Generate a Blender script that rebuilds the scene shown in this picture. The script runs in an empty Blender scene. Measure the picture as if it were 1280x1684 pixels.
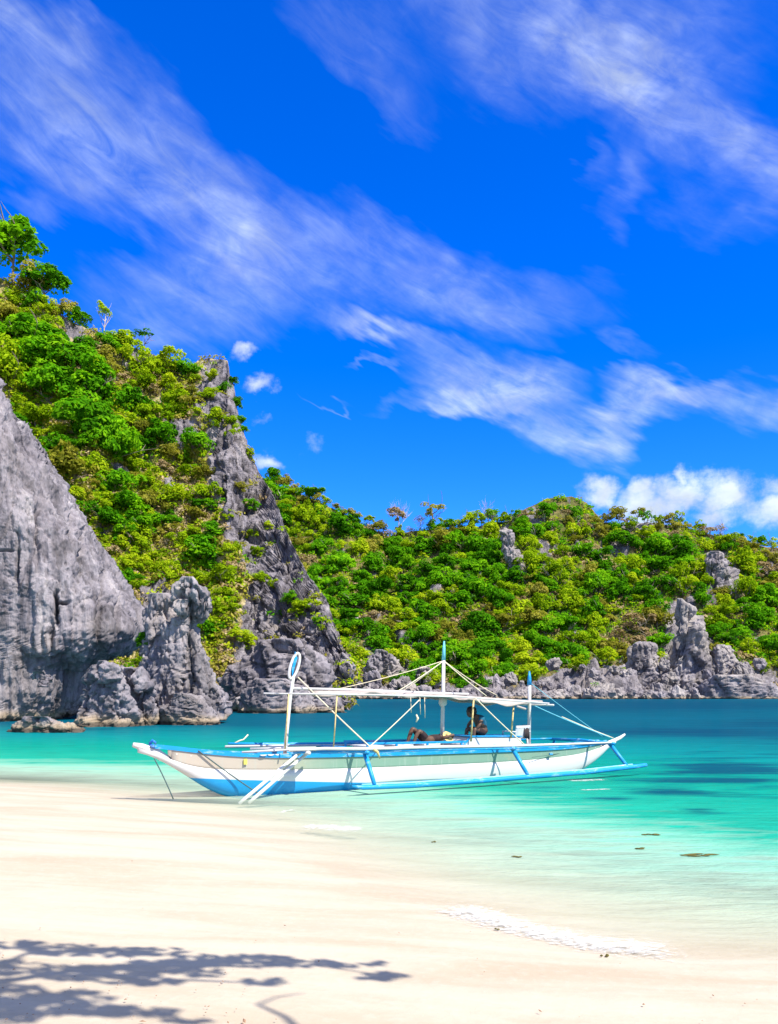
import bpy, math, random
import numpy as np
from mathutils import Vector, Matrix

random.seed(7)
rng = np.random.default_rng(11)
sc = bpy.context.scene
COL = sc.collection

# ------------------------------------------------------------------ camera
F, HC, HOR = 1400.0, 2.6, 1136.0          # focal length in photo pixels, eye height above the water, horizon row
cam_d = bpy.data.cameras.new('camera')
cam = bpy.data.objects.new('camera', cam_d)
COL.objects.link(cam)
cam.location = (0, 0, HC)
cam.rotation_euler = (math.radians(90), 0, 0)
cam_d.sensor_fit = 'HORIZONTAL'
cam_d.sensor_width = 36
cam_d.lens = 36 * F / 1280
cam_d.shift_y = (HOR - 842) / 1280
cam_d.clip_start = 0.05
cam_d.clip_end = 12000
sc.camera = cam

# ------------------------------------------------------------------ sun, exposure
SUN = Vector((0.50, -0.46, 0.90)).normalized()
sd = bpy.data.lights.new('sun', 'SUN')
sun = bpy.data.objects.new('sun', sd)
COL.objects.link(sun)
sd.energy = 4.6
sd.angle = math.radians(0.5)
sd.color = (1.0, 0.95, 0.86)
sun.rotation_euler = SUN.to_track_quat('Z', 'Y').to_euler()
vs = sc.view_settings
vs.view_transform = 'Standard'
vs.look = 'None'
vs.gamma = 1
vs.use_curve_mapping = False
vs.exposure = 1.0
sc.cycles.max_bounces = 8
sc.cycles.transparent_max_bounces = 16


def px_dir(px, py):
    u, v = (px - 640) / F, (HOR - py) / F
    n = math.sqrt(1 + u * u + v * v)
    return math.atan(u), math.asin(v / n)


# ------------------------------------------------------------------ node helpers
class NT:
    def __init__(self, tree):
        self.t = tree
        self.n = tree.nodes
        self.l = tree.links

    def new(self, kind, **kw):
        n = self.n.new(kind)
        for k, v in kw.items():
            setattr(n, k, v)
        return n

    def put(self, sock, v):
        if hasattr(v, 'is_linked') or isinstance(v, bpy.types.NodeSocket):
            self.l.new(v, sock)
        elif v is not None:
            sock.default_value = v

    def math(self, op, a, b=None, c=None, clamp=False):
        n = self.new('ShaderNodeMath', operation=op, use_clamp=clamp)
        self.put(n.inputs[0], a)
        if b is not None:
            self.put(n.inputs[1], b)
        if c is not None:
            self.put(n.inputs[2], c)
        return n.outputs[0]

    def vmath(self, op, a, b=None):
        n = self.new('ShaderNodeVectorMath', operation=op)
        self.put(n.inputs[0], a)
        if b is not None:
            if op == 'SCALE':
                self.put(n.inputs['Scale'], b)
            else:
                self.put(n.inputs[1], b)
        return n.outputs['Value'] if op in ('LENGTH', 'DOT_PRODUCT', 'DISTANCE') else n.outputs['Vector']

    def mapping(self, v, loc=(0, 0, 0), rot=(0, 0, 0), scale=(1, 1, 1), kind='POINT'):
        n = self.new('ShaderNodeMapping', vector_type=kind)
        self.put(n.inputs['Vector'], v)
        n.inputs['Location'].default_value = loc
        n.inputs['Rotation'].default_value = rot
        n.inputs['Scale'].default_value = scale
        return n.outputs[0]

    def noise(self, v, scale=5, detail=4, rough=0.55, dist=0.0, color=False, dims='3D'):
        n = self.new('ShaderNodeTexNoise', noise_dimensions=dims)
        self.put(n.inputs['Vector'], v)
        n.inputs['Scale'].default_value = scale
        n.inputs['Detail'].default_value = detail
        n.inputs['Roughness'].default_value = rough
        n.inputs['Distortion'].default_value = dist
        return n.outputs['Color' if color else 'Fac']

    def mrange(self, v, a, b, c=0.0, d=1.0, smooth=True):
        n = self.new('ShaderNodeMapRange')
        n.interpolation_type = 'SMOOTHSTEP' if smooth else 'LINEAR'
        self.put(n.inputs['Value'], v)
        for k, x in zip(('From Min', 'From Max', 'To Min', 'To Max'), (a, b, c, d)):
            self.put(n.inputs[k], x)
        return n.outputs['Result']

    def mix(self, f, a, b, blend='MIX'):
        n = self.new('ShaderNodeMix', data_type='RGBA', blend_type=blend)
        self.put(n.inputs[0], f)
        for s, v in ((n.inputs[6], a), (n.inputs[7], b)):
            if isinstance(v, tuple) and len(v) == 3:
                v = (*v, 1)
            self.put(s, v)
        return n.outputs[2]

    def ramp(self, v, stops):
        n = self.new('ShaderNodeValToRGB')
        e = n.color_ramp.elements
        while len(e) < len(stops):
            e.new(0.5)
        for el, (p, c) in zip(e, stops):
            el.position = p
            el.color = (*c, 1)
        self.put(n.inputs[0], v)
        return n.outputs[0]

    def attr(self, name, out='Fac'):
        n = self.new('ShaderNodeAttribute', attribute_name=name)
        return n.outputs[out]

    def bump(self, h, strength=0.5, dist=0.1):
        n = self.new('ShaderNodeBump')
        self.put(n.inputs['Height'], h)
        n.inputs['Strength'].default_value = strength
        n.inputs['Distance'].default_value = dist
        return n.outputs[0]


# ------------------------------------------------------------------ sky
world = bpy.data.worlds.new('World')
sc.world = world
world.use_nodes = True
w = NT(world.node_tree)
w.n.clear()
sky = w.new('ShaderNodeTexSky', sky_type='NISHITA')
sky.sun_disc = False
sky.sun_elevation = math.asin(SUN.z)
sky.sun_rotation = math.atan2(SUN.x, SUN.y)
sky.air_density = 1.0
sky.dust_density = 0.2
sky.ozone_density = 3.0
hs = w.new('ShaderNodeHueSaturation')
hs.inputs['Saturation'].default_value = 1.5
w.put(hs.inputs['Color'], sky.outputs[0])
blue = w.mix(1.0, hs.outputs[0], (0.36, 0.74, 1.5), 'MULTIPLY')
tc = w.new('ShaderNodeTexCoord')
d = w.vmath('NORMALIZE', tc.outputs['Generated'])
sx = w.new('ShaderNodeSeparateXYZ')
w.put(sx.inputs[0], d)
az = w.math('ARCTAN2', sx.outputs[0], sx.outputs[1])
el = w.math('ARCSINE', sx.outputs[2])
cx = w.new('ShaderNodeCombineXYZ')
w.put(cx.inputs[0], az)
w.put(cx.inputs[1], el)
ae = cx.outputs[0]
fib = w.mapping(ae, rot=(0, 0, math.radians(26)))        # along the fibres of the cirrus
warp1 = w.noise(w.mapping(fib, scale=(5, 14, 1)), 1, 3, 0.55, color=True)
warp2 = w.noise(w.mapping(fib, scale=(16, 60, 1)), 1, 3, 0.6, color=True)
aew = w.vmath('ADD', ae, w.vmath('SCALE', w.vmath('SUBTRACT', warp1, (0.5, 0.5, 0.5)), 0.13))
aew = w.vmath('ADD', aew, w.vmath('SCALE', w.vmath('SUBTRACT', warp2, (0.5, 0.5, 0.5)), 0.05))


def band(x0, y0, x1, y1, wd, s, src):
    a0, e0 = px_dir(x0, y0)
    a1, e1 = px_dir(x1, y1)
    rot = math.atan2(e1 - e0, a1 - a0)
    ln = math.hypot(a1 - a0, e1 - e0) / 2
    k = math.cos(math.hypot((a0 + a1) / 2, (e0 + e1) / 2)) ** 1.5
    hw = wd / F * k
    m = w.mapping(src, ((a0 + a1) / 2, (e0 + e1) / 2, 0), (0, 0, rot), (ln + hw * 0.9, hw, 1), 'TEXTURE')
    r = w.vmath('LENGTH', m)
    return w.mrange(r, 1.0, 0.0, 0.0, s)


CIRRUS = [(-80, 40, 330, 250, 150, .75), (160, 250, 640, 440, 120, .85), (520, 410, 1040, 525, 95, .75), (-60, 170, 260, 330, 110, .6),
          (100, 460, 480, 515, 90, .68), (230, 340, 520, 500, 95, .6), (-60, 0, 120, 60, 110, .45), (-40, 330, 150, 360, 50, .4),
          (560, -40, 1320, 60, 190, .68), (960, 60, 1310, 360, 150, .58), (440, -20, 740, 210, 85, .42), (880, 50, 1200, 160, 100, .5),
          (1150, 180, 1310, 340, 70, .55),
          (495, 474, 770, 598, 36, 1.2), (640, 600, 980, 705, 62, 1.2), (590, 655, 900, 690, 28, .9), (740, 585, 950, 645, 52, 1.0),
          (870, 725, 1190, 672, 58, 1.25), (990, 640, 1180, 668, 42, 1.15), (1180, 668, 1310, 672, 60, .8),
          (995, 240, 1050, 370, 60, .42), (930, 240, 970, 300, 36, .3), (1010, 565, 1070, 598, 34, .4), (530, 572, 660, 600, 12, .55),
          (490, 640, 600, 650, 9, .55)]
tot = None
for b in CIRRUS:
    o = band(*b, aew)
    tot = o if tot is None else w.math('ADD', tot, o)
# thicker cirrus added out of view, to whiten the light in the shade
gen = w.mrange(w.noise(w.mapping(fib, scale=(1.6, 4.5, 1), loc=(3, 1, 0)), 1, 4, 0.5), 0.26, 0.48, 0, 1.5)
off_az = w.mrange(w.math('ABSOLUTE', az), 0.46, 0.62)
off_el = w.mrange(el, 0.66, 0.80)
tot = w.math('ADD', tot, w.math('MULTIPLY', gen, w.math('MAXIMUM', off_az, off_el)))
f1 = w.noise(w.mapping(fib, scale=(13, 48, 1)), 1, 8, 0.66, 0.9)
f2 = w.noise(w.mapping(ae, scale=(11, 17, 1)), 1, 7, 0.62, 0.7)
fibre = w.math('ADD', w.math('MULTIPLY', f1, 0.62), w.math('MULTIPLY', f2, 0.55))
cir = w.math('MULTIPLY', tot, w.mrange(fibre, 0.33, 0.86, 0.18, 1.25, False))
cir = w.math('POWER', w.mrange(cir, 0.05, 1.25, 0.0, 1.0, False), 1.25)
# small cumulus puffs above the right-hand ridge and beside the headland
cw = w.noise(w.mapping(ae, scale=(26, 30, 1)), 1, 5, 0.6, color=True)
aec = w.vmath('ADD', ae, w.vmath('SCALE', w.vmath('SUBTRACT', cw, (0.5, 0.5, 0.5)), 0.045))
PUFFS = [(975, 808, 1010, 815, 46, .95), (1010, 840, 1130, 830, 70, .95), (1080, 805, 1160, 815, 58, 1.0), (1112, 774, 1118, 790, 26, .8), (1050, 800, 1062, 806, 40, .85),
         (1150, 800, 1240, 830, 62, .95), (1190, 812, 1215, 822, 46, 1.25), (1230, 845, 1340, 840, 58, 1.05), (1150, 850, 1215, 850, 40, .8), (1000, 860, 1130, 862, 40, .8), (1235, 800, 1340, 806, 40, .7),
         (374, 588, 424, 564, 28, .62), (398, 642, 448, 630, 30, .75), (504, 742, 530, 734, 34, .26), (418, 690, 440, 690, 16, .35), (408, 750, 464, 764, 30, .8)]
ct = None
for b in PUFFS:
    o = band(*b, aec)
    ct = o if ct is None else w.math('MAXIMUM', ct, o)
lump = w.noise(w.mapping(ae, scale=(40, 46, 1)), 1, 7, 0.64)
cum = w.mrange(w.math('ADD', ct, w.math('MULTIPLY', w.math('SUBTRACT', lump, 0.5), 1.1)), 0.14, 1.05, 0.0, 0.95)
cum = w.math('MULTIPLY', cum, w.mrange(ct, 0.0, 0.12))
cov = w.math('MAXIMUM', w.math('MULTIPLY', cir, 0.66), cum, clamp=True)
bright = w.mrange(w.noise(w.mapping(ae, scale=(20, 26, 1), loc=(0.2, 0.4, 0)), 1, 4, 0.5), 0.35, 0.7, 0.75, 1.1)
white = w.mix(1.0, (4.7, 5.3, 5.9), w.vmath('SCALE', (1, 1, 1), bright), 'MULTIPLY')
final = w.mix(cov, blue, white)
bg = w.new('ShaderNodeBackground')
bg.inputs['Strength'].default_value = 0.10
w.put(bg.inputs['Color'], final)
wo = w.new('ShaderNodeOutputWorld')
w.l.new(bg.outputs[0], wo.inputs[0])


# ------------------------------------------------------------------ noise in numpy
_perm = np.random.default_rng(3).permutation(256)
_perm = np.concatenate([_perm, _perm, _perm])
_grad = np.random.default_rng(4).normal(size=(256, 3))
_grad /= np.linalg.norm(_grad, axis=1)[:, None]


def perlin(p):
    p = np.asarray(p, float)
    i = np.floor(p).astype(int)
    f = p - i
    i &= 255
    u = f * f * f * (f * (f * 6 - 15) + 10)
    out = 0
    for dx in (0, 1):
        wx = u[..., 0] if dx else 1 - u[..., 0]
        for dy in (0, 1):
            wy = u[..., 1] if dy else 1 - u[..., 1]
            for dz in (0, 1):
                wz = u[..., 2] if dz else 1 - u[..., 2]
                h = _perm[_perm[_perm[(i[..., 0] + dx) & 255] + ((i[..., 1] + dy) & 255)] + ((i[..., 2] + dz) & 255)]
                g = _grad[h]
                out = out + wx * wy * wz * (g[..., 0] * (f[..., 0] - dx) + g[..., 1] * (f[..., 1] - dy) + g[..., 2] * (f[..., 2] - dz))
    return out * 1.5


def fbm(p, octv=4, gain=0.5, lac=2.03):
    p = np.asarray(p, float)
    a, s, t = 1.0, 0, 0
    for k in range(octv):
        s = s + a * perlin(p + 17.3 * k)
        t += a
        a *= gain
        p = p * lac
    return s / t


def ridged(p, octv=4, gain=0.55, lac=2.1):
    p = np.asarray(p, float)
    a, s, t = 1.0, 0, 0
    for k in range(octv):
        s = s + a * (1 - 2 * np.abs(perlin(p + 9.1 * k)))
        t += a
        a *= gain
        p = p * lac
    return s / t


def blocks(q, seed=0):
    """broken angular limestone: every cell is a tilted facet of its own height; returns facet height and closeness to a crack"""
    shp = q.shape[:-1]
    p = q.reshape(-1, 3)
    ip = np.floor(p).astype(int)
    d1 = np.full(len(p), 9.0)
    d2 = np.full(len(p), 9.0)
    h = np.zeros(len(p))
    for dx in (-1, 0, 1):
        for dy in (-1, 0, 1):
            for dz in (-1, 0, 1):
                c = ip + (dx, dy, dz)
                k = _perm[_perm[_perm[(c[:, 0] + seed) & 255] + (c[:, 1] & 255)] + (c[:, 2] & 255)]
                k2 = _perm[k + 91]
                o = p - (c + 0.5 + 0.62 * np.clip(_grad[k], -.75, .75))
                dd_ = np.sqrt((o * o).sum(1))
                nearer = dd_ < d1
                d2 = np.where(nearer, d1, np.minimum(d2, dd_))
                h = np.where(nearer, (k2 / 255.0 - 0.5) * 0.9 + (o * _grad[k2]).sum(1) * 0.85, h)
                d1 = np.where(nearer, dd_, d1)
    return h.reshape(shp), np.exp(-((d2 - d1) / 0.07) ** 2).reshape(shp)


def stone(q, flute):
    """displacement of a limestone face at unit scale"""
    wq = q + 0.18 * np.stack([fbm(q * 1.1 + 5, 3), fbm(q * 1.1 + 25, 3), fbm(q * 1.1 + 45, 3)], -1)
    wq = wq * np.array([1, 1, max(flute, 0.12) * 1.5])
    h1, c1 = blocks(wq * 0.55)
    h2, c2 = blocks(wq * 1.5, 7)
    h3, c3 = blocks(wq * 3.6, 13)
    fl = ridged(np.stack([q[..., 0] * 2.2, q[..., 1] * 2.2, q[..., 2] * flute * 0.9], -1), 4)
    return 1.1 * h1 + 0.5 * h2 + 0.22 * h3 - 0.35 * c1 - 0.22 * c2 - 0.10 * c3 + 0.28 * fl + 0.25 * fbm(q * 3, 3)


# ------------------------------------------------------------------ mesh helpers
def P(px, py, D):
    return Vector(((px - 640) / F * D, D, HC - (py - HOR) / F * D))


def link(o, parent=None):
    COL.objects.link(o)
    if parent is not None:
        o.parent = parent
    return o


def tag(o, label=None, cat=None, group=None, kind=None):
    if label:
        o['label'] = label
    if cat:
        o['category'] = cat
    if group:
        o['group'] = group
    if kind:
        o['kind'] = kind
    return o


def mesh_np(name, V, Q, mats, smooth=True, attrs=None):
    """mesh from arrays: V (n,3), Q (m,3 or 4)"""
    V = np.ascontiguousarray(V, np.float32)
    Q = np.ascontiguousarray(Q, np.int32)
    me = bpy.data.meshes.new(name)
    n, k = Q.shape
    me.vertices.add(len(V))
    me.vertices.foreach_set('co', V.ravel())
    me.loops.add(n * k)
    me.loops.foreach_set('vertex_index', Q.ravel())
    me.polygons.add(n)
    me.polygons.foreach_set('loop_start', np.arange(0, n * k, k, dtype=np.int32))
    me.polygons.foreach_set('loop_total', np.full(n, k, np.int32))
    me.polygons.foreach_set('use_smooth', np.full(n, smooth))
    me.update(calc_edges=True)
    for a, (dom, val) in (attrs or {}).items():
        at = me.attributes.new(a, 'FLOAT', dom)
        at.data.foreach_set('value', np.ascontiguousarray(val, np.float32).ravel())
    for m in mats if isinstance(mats, (list, tuple)) else [mats]:
        me.materials.append(m)
    return me


def grid_faces(r, c, wrap=False):
    i = np.arange(r - 1)[:, None]
    j = np.arange(c if wrap else c - 1)[None, :]
    j2 = (j + 1) % c
    return np.stack([i * c + j, i * c + j2, (i + 1) * c + j2, (i + 1) * c + j], -1).reshape(-1, 4)


def grid_normals(G, wrap=False):
    if wrap:
        du = np.roll(G, -1, 1) - np.roll(G, 1, 1)
    else:
        du = np.gradient(G, axis=1)
    dv = np.gradient(G, axis=0)
    n = np.cross(du, dv)
    return n / (np.linalg.norm(n, axis=2, keepdims=True) + 1e-9)


class MB:
    """collects simple shapes into one mesh"""

    def __init__(self):
        self.v, self.f, self.m = [], [], []

    def tube(self, pts, r, n=8, mat=0, cap=True):
        pts = [Vector(p) for p in pts]
        rs = r if isinstance(r, (list, tuple)) else [r] * len(pts)
        base = len(self.v)
        ref = None
        for i, p in enumerate(pts):
            t = (pts[min(i + 1, len(pts) - 1)] - pts[max(i - 1, 0)]).normalized()
            if ref is None:
                ref = t.orthogonal().normalized()
            ref = (ref - t * ref.dot(t)).normalized()
            b = t.cross(ref)
            for k in range(n):
                a = 2 * math.pi * k / n
                self.v.append(p + (ref * math.cos(a) + b * math.sin(a)) * rs[i])
        for i in range(len(pts) - 1):
            for k in range(n):
                a, b2 = base + i * n + k, base + i * n + (k + 1) % n
                self.f.append((a, b2, b2 + n, a + n))
                self.m.append(mat)
        if cap:
            self.f.append(tuple(base + k for k in reversed(range(n))))
            self.m.append(mat)
            e = base + (len(pts) - 1) * n
            self.f.append(tuple(e + k for k in range(n)))
            self.m.append(mat)
        return self

    def box(self, c, s, rot=None, mat=0):
        c = Vector(c)
        R = rot or Matrix.Identity(3)
        b = len(self.v)
        for dz in (-1, 1):
            for dx, dy in ((-1, -1), (1, -1), (1, 1), (-1, 1)):
                self.v.append(c + R @ Vector((dx * s[0] / 2, dy * s[1] / 2, dz * s[2] / 2)))
        for q in ((0, 3, 2, 1), (4, 5, 6, 7), (0, 1, 5, 4), (1, 2, 6, 5), (2, 3, 7, 6), (3, 0, 4, 7)):
            self.f.append(tuple(b + k for k in q))
            self.m.append(mat)
        return self

    def beam(self, a, b, wd, ht, mat=0):
        a, b = Vector(a), Vector(b)
        x = (b - a).normalized()
        y = Vector((0, 0, 1)).cross(x)
        y = y.normalized() if y.length > 1e-4 else Vector((0, 1, 0))
        z = x.cross(y)
        return self.box((a + b) / 2, ((b - a).length, wd, ht), Matrix((x, y, z)).transposed(), mat)

    def grid(self, rows, mat=0, wrap=False):
        b = len(self.v)
        c = len(rows[0])
        for r in rows:
            self.v += [Vector(p) for p in r]
        for i in range(len(rows) - 1):
            for j in range(c if wrap else c - 1):
                j2 = (j + 1) % c
                self.f.append((b + i * c + j, b + i * c + j2, b + (i + 1) * c + j2, b + (i + 1) * c + j))
                self.m.append(mat)
        return self

    def poly(self, pts, mat=0):
        b = len(self.v)
        self.v += [Vector(p) for p in pts]
        self.f.append(tuple(range(b, b + len(pts))))
        self.m.append(mat)
        return self

    def build(self, name, mats, parent=None, smooth=True, bevel=0.0):
        me = bpy.data.meshes.new(name)
        me.from_pydata([tuple(v) for v in self.v], [], self.f)
        for m in mats if isinstance(mats, (list, tuple)) else [mats]:
            me.materials.append(m)
        me.polygons.foreach_set('material_index', self.m)
        me.polygons.foreach_set('use_smooth', [smooth] * len(self.f))
        me.update()
        o = link(bpy.data.objects.new(name, me), parent)
        if bevel:
            b = o.modifiers.new('bevel', 'BEVEL')
            b.width = bevel
            b.segments = 2
            b.limit_method = 'ANGLE'
        return o


def empty(name, loc=(0, 0, 0), rz=0.0):
    o = bpy.data.objects.new(name, None)
    o.empty_display_size = 0.2
    o.location = loc
    o.rotation_euler = (0, 0, rz)
    return link(o)


# ------------------------------------------------------------------ materials
def material(name):
    m = bpy.data.materials.new(name)
    m.use_nodes = True
    t = NT(m.node_tree)
    t.n.clear()
    return m, t, t.new('ShaderNodeOutputMaterial')


def bsdf(t, out, color, rough=0.8, normal=None, spec=0.3):
    p = t.new('ShaderNodeBsdfPrincipled')
    if isinstance(color, tuple):
        color = (*color, 1) if len(color) == 3 else color
    t.put(p.inputs['Base Color'], color)
    t.put(p.inputs['Roughness'], rough)
    p.inputs['Specular IOR Level'].default_value = spec
    if normal is not None:
        t.put(p.inputs['Normal'], normal)
    t.l.new(p.outputs[0], out.inputs[0])
    return p


def coords(t, kind='Object'):
    return t.new('ShaderNodeTexCoord').outputs[kind]


def rock_color(t, v, k=1.0):
    """weathered grey limestone: streaks run down the face, pale and dark patches, tan stains"""
    st = t.noise(t.mapping(v, scale=(0.9 * k, 0.9 * k, 0.10 * k)), 1, 6, 0.65, 0.5)
    pat = t.noise(t.mapping(v, scale=(0.16 * k, 0.16 * k, 0.12 * k)), 1, 4, 0.55)
    fine = t.noise(t.mapping(v, scale=(2.6 * k, 2.6 * k, 0.9 * k)), 1, 5, 0.7)
    c = t.ramp(st, [(0.30, (0.045, 0.040, 0.042)), (0.44, (0.16, 0.143, 0.155)), (0.58, (0.255, 0.230, 0.242)), (0.76, (0.44, 0.40, 0.38))])
    c = t.mix(t.mrange(pat, 0.48, 0.72, 0, 0.5), c, (0.33, 0.285, 0.25))
    c = t.mix(t.mrange(fine, 0.30, 0.48, 0.65, 0), c, (0.07, 0.062, 0.064))
    dk = t.noise(t.mapping(v, scale=(0.55 * k, 0.55 * k, 0.035 * k), loc=(9, 4, 2)), 1, 5, 0.6, 0.3)
    c = t.mix(t.mrange(dk, 0.52, 0.64, 0, 0.7), c, (0.075, 0.068, 0.07))
    h = t.math('ADD', t.math('MULTIPLY', st, 0.6), t.math('MULTIPLY', fine, 0.5))
    return c, h


def mat_rock(name, k=1.0, tide=False, bump=0.9, dist=0.35, warm=0.0):
    m, t, out = material(name)
    v = coords(t, 'Object') if not tide else t.new('ShaderNodeNewGeometry').outputs['Position']
    c, h = rock_color(t, v, k)
    if warm:
        wn = t.noise(t.mapping(v, scale=(0.09, 0.09, 0.16)), 1, 4, 0.6)
        c = t.mix(t.mrange(wn, 0.44, 0.62, 0, warm), c, (0.42, 0.37, 0.31))
    if tide:
        g = t.new('ShaderNodeSeparateXYZ')
        t.put(g.inputs[0], v)
        wob = t.math('ADD', g.outputs[2], t.math('MULTIPLY', t.noise(v, 0.35 * k, 3), -1.6))
        c = t.mix(t.mrange(wob, 0.3, -0.5, 0, 0.75), c, (0.36, 0.27, 0.16))
        c = t.mix(t.mrange(g.outputs[2], 0.42, 0.18, 0, 0.85), c, (0.05, 0.042, 0.035))
    bsdf(t, out, c, 0.9, t.bump(h, bump, dist), 0.15)
    return m


def mat_terrain(name, k, g1, g2, g3):
    """hillside soil under the scrub, with bare limestone where the 'rock' attribute says so"""
    m, t, out = material(name)
    v = coords(t)
    c, h = rock_color(t, v, k)
    a = t.noise(t.mapping(v, scale=(0.25 * k,) * 3), 1, 5, 0.65)
    b = t.noise(t.mapping(v, scale=(1.3 * k,) * 3), 1, 4, 0.7)
    s = t.mix(t.mrange(a, 0.40, 0.60), g1, g2)
    s = t.mix(t.mrange(b, 0.45, 0.7), s, g3)
    rk = t.math('ADD', t.attr('rock'), t.math('MULTIPLY', t.math('SUBTRACT', b, 0.5), 0.9))
    c2 = t.mix(t.mrange(rk, 0.42, 0.60), s, c)
    bsdf(t, out, c2, 0.95, t.bump(t.math('ADD', h, b), 0.9, 0.6 / k), 0.1)
    return m


def mat_leaf(name, dark, mid, light, trans=0.45):
    m, t, out = material(name)
    oi = t.new('ShaderNodeObjectInfo')
    tint = t.attr('tint')
    x = t.math('ADD', t.math('MULTIPLY', tint, 0.70), t.math('MULTIPLY', oi.outputs['Random'], 0.30))
    c = t.ramp(x, [(0.08, dark), (0.5, mid), (0.92, light)])
    df = t.new('ShaderNodeBsdfDiffuse')
    t.put(df.inputs[0], c)
    tr = t.new('ShaderNodeBsdfTranslucent')
    t.put(tr.inputs[0], t.mix(1.0, c, (1.1, 1.15, 0.5), 'MULTIPLY'))
    mx = t.new('ShaderNodeMixShader')
    mx.inputs[0].default_value = trans
    t.l.new(df.outputs[0], mx.inputs[1])
    t.l.new(tr.outputs[0], mx.inputs[2])
    t.l.new(mx.outputs[0], out.inputs[0])
    return m


def mat_paint(name, col, worn=(0.55, 0.5, 0.42), amount=0.25, rough=0.45, scale=4.0):
    m, t, out = material(name)
    v = coords(t)
    n = t.noise(t.mapping(v, scale=(scale * 0.5, scale, scale * 2)), 1, 6, 0.68)
    n2 = t.noise(v, scale * 9, 3, 0.6)
    f = t.mrange(t.math('ADD', n, t.math('MULTIPLY', n2, 0.25)), 0.66, 0.80, 0, amount)
    shade = t.mrange(n, 0.3, 0.7, 0.88, 1.06, False)
    c = t.mix(1.0, (*col, 1), t.vmath('SCALE', (1, 1, 1), shade), 'MULTIPLY')
    c = t.mix(f, c, worn)
    bsdf(t, out, c, rough, t.bump(n2, 0.12, 0.01), 0.4)
    return m


def mat_plain(name, col, rough=0.8, scale=30, var=0.2, spec=0.2):
    m, t, out = material(name)
    n = t.noise(coords(t), scale, 4, 0.6)
    c = t.mix(1.0, (*col, 1), t.vmath('SCALE', (1, 1, 1), t.mrange(n, 0.3, 0.7, 1 - var, 1 + var, False)), 'MULTIPLY')
    bsdf(t, out, c, rough, t.bump(n, 0.2, 0.01), spec)
    return m


M = {}
M['cliff'] = mat_rock('limestone_cliff', 0.55, True, 1.0, 0.6)
M['stack'] = mat_rock('limestone_stack', 0.55, True, 1.0, 0.5)
M['far_rock'] = mat_rock('limestone_far', 0.30, True, 1.0, 1.2, 0.45)
M['headland'] = mat_terrain('headland_soil', 0.6, (0.28, 0.21, 0.10), (0.46, 0.36, 0.21), (0.18, 0.22, 0.03))
M['farhill'] = mat_terrain('hill_soil', 0.28, (0.09, 0.085, 0.025), (0.22, 0.17, 0.07), (0.08, 0.12, 0.02))
M['leaf_green'] = mat_leaf('leaf_green', (0.012, 0.07, 0.003), (0.085, 0.29, 0.006), (0.27, 0.52, 0.010))
M['leaf_lime'] = mat_leaf('leaf_lime', (0.07, 0.17, 0.004), (0.28, 0.42, 0.008), (0.55, 0.60, 0.02))
M['leaf_olive'] = mat_leaf('leaf_olive', (0.09, 0.11, 0.010), (0.29, 0.28, 0.03), (0.50, 0.44, 0.09))
M['leaf_dry'] = mat_leaf('leaf_dry', (0.17, 0.12, 0.05), (0.33, 0.24, 0.12), (0.48, 0.38, 0.21), 0.25)
M['bark'] = mat_plain('bark', (0.20, 0.16, 0.12), 0.9, 6, 0.35)
M['pale_bark'] = mat_plain('pale_bark', (0.42, 0.35, 0.27), 0.9, 6, 0.3)
M['white'] = mat_paint('white_paint', (0.56, 0.545, 0.52), (0.36, 0.29, 0.21), 0.45)
M['blue'] = mat_paint('blue_paint', (0.005, 0.25, 0.53), (0.55, 0.62, 0.66), 0.45)
M['deepblue'] = mat_paint('deep_blue_paint', (0.008, 0.13, 0.45), (0.35, 0.45, 0.55), 0.3)
M['bamboo'] = mat_plain('bamboo', (0.55, 0.42, 0.18), 0.6, 14, 0.3)
M['rope'] = mat_plain('rope', (0.62, 0.55, 0.38), 0.9, 60, 0.3)
M['rope_dark'] = mat_plain('dark_rope', (0.06, 0.10, 0.10), 0.9, 60, 0.3)
M['rope_teal'] = mat_plain('teal_rope', (0.15, 0.50, 0.60), 0.9, 60, 0.3)
M['tarp'] = mat_plain('tarp', (0.36, 0.31, 0.275), 0.8, 3, 0.10)
M['skin'] = mat_plain('skin', (0.10, 0.05, 0.03), 0.55, 20, 0.15, 0.4)
M['hair'] = mat_plain('hair', (0.010, 0.009, 0.009), 0.5, 40, 0.3, 0.4)
M['shirt'] = mat_plain('teal_shirt', (0.015, 0.10, 0.16), 0.9, 12, 0.25)
M['shorts'] = mat_plain('dark_shorts', (0.035, 0.022, 0.022), 0.9, 12, 0.25)
M['straw'] = mat_plain('straw', (0.60, 0.44, 0.17), 0.9, 25, 0.35)
M['plastic'] = mat_plain('white_plastic', (0.55, 0.54, 0.53), 0.4, 5, 0.05, 0.5)
M['towel'] = mat_plain('dark_towel', (0.045, 0.035, 0.035), 0.95, 18, 0.3)
M['clutter'] = mat_plain('brown_wood', (0.26, 0.16, 0.10), 0.8, 10, 0.3)
M['weed'] = mat_plain('seaweed', (0.10, 0.085, 0.02), 0.7, 30, 0.4)

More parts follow.
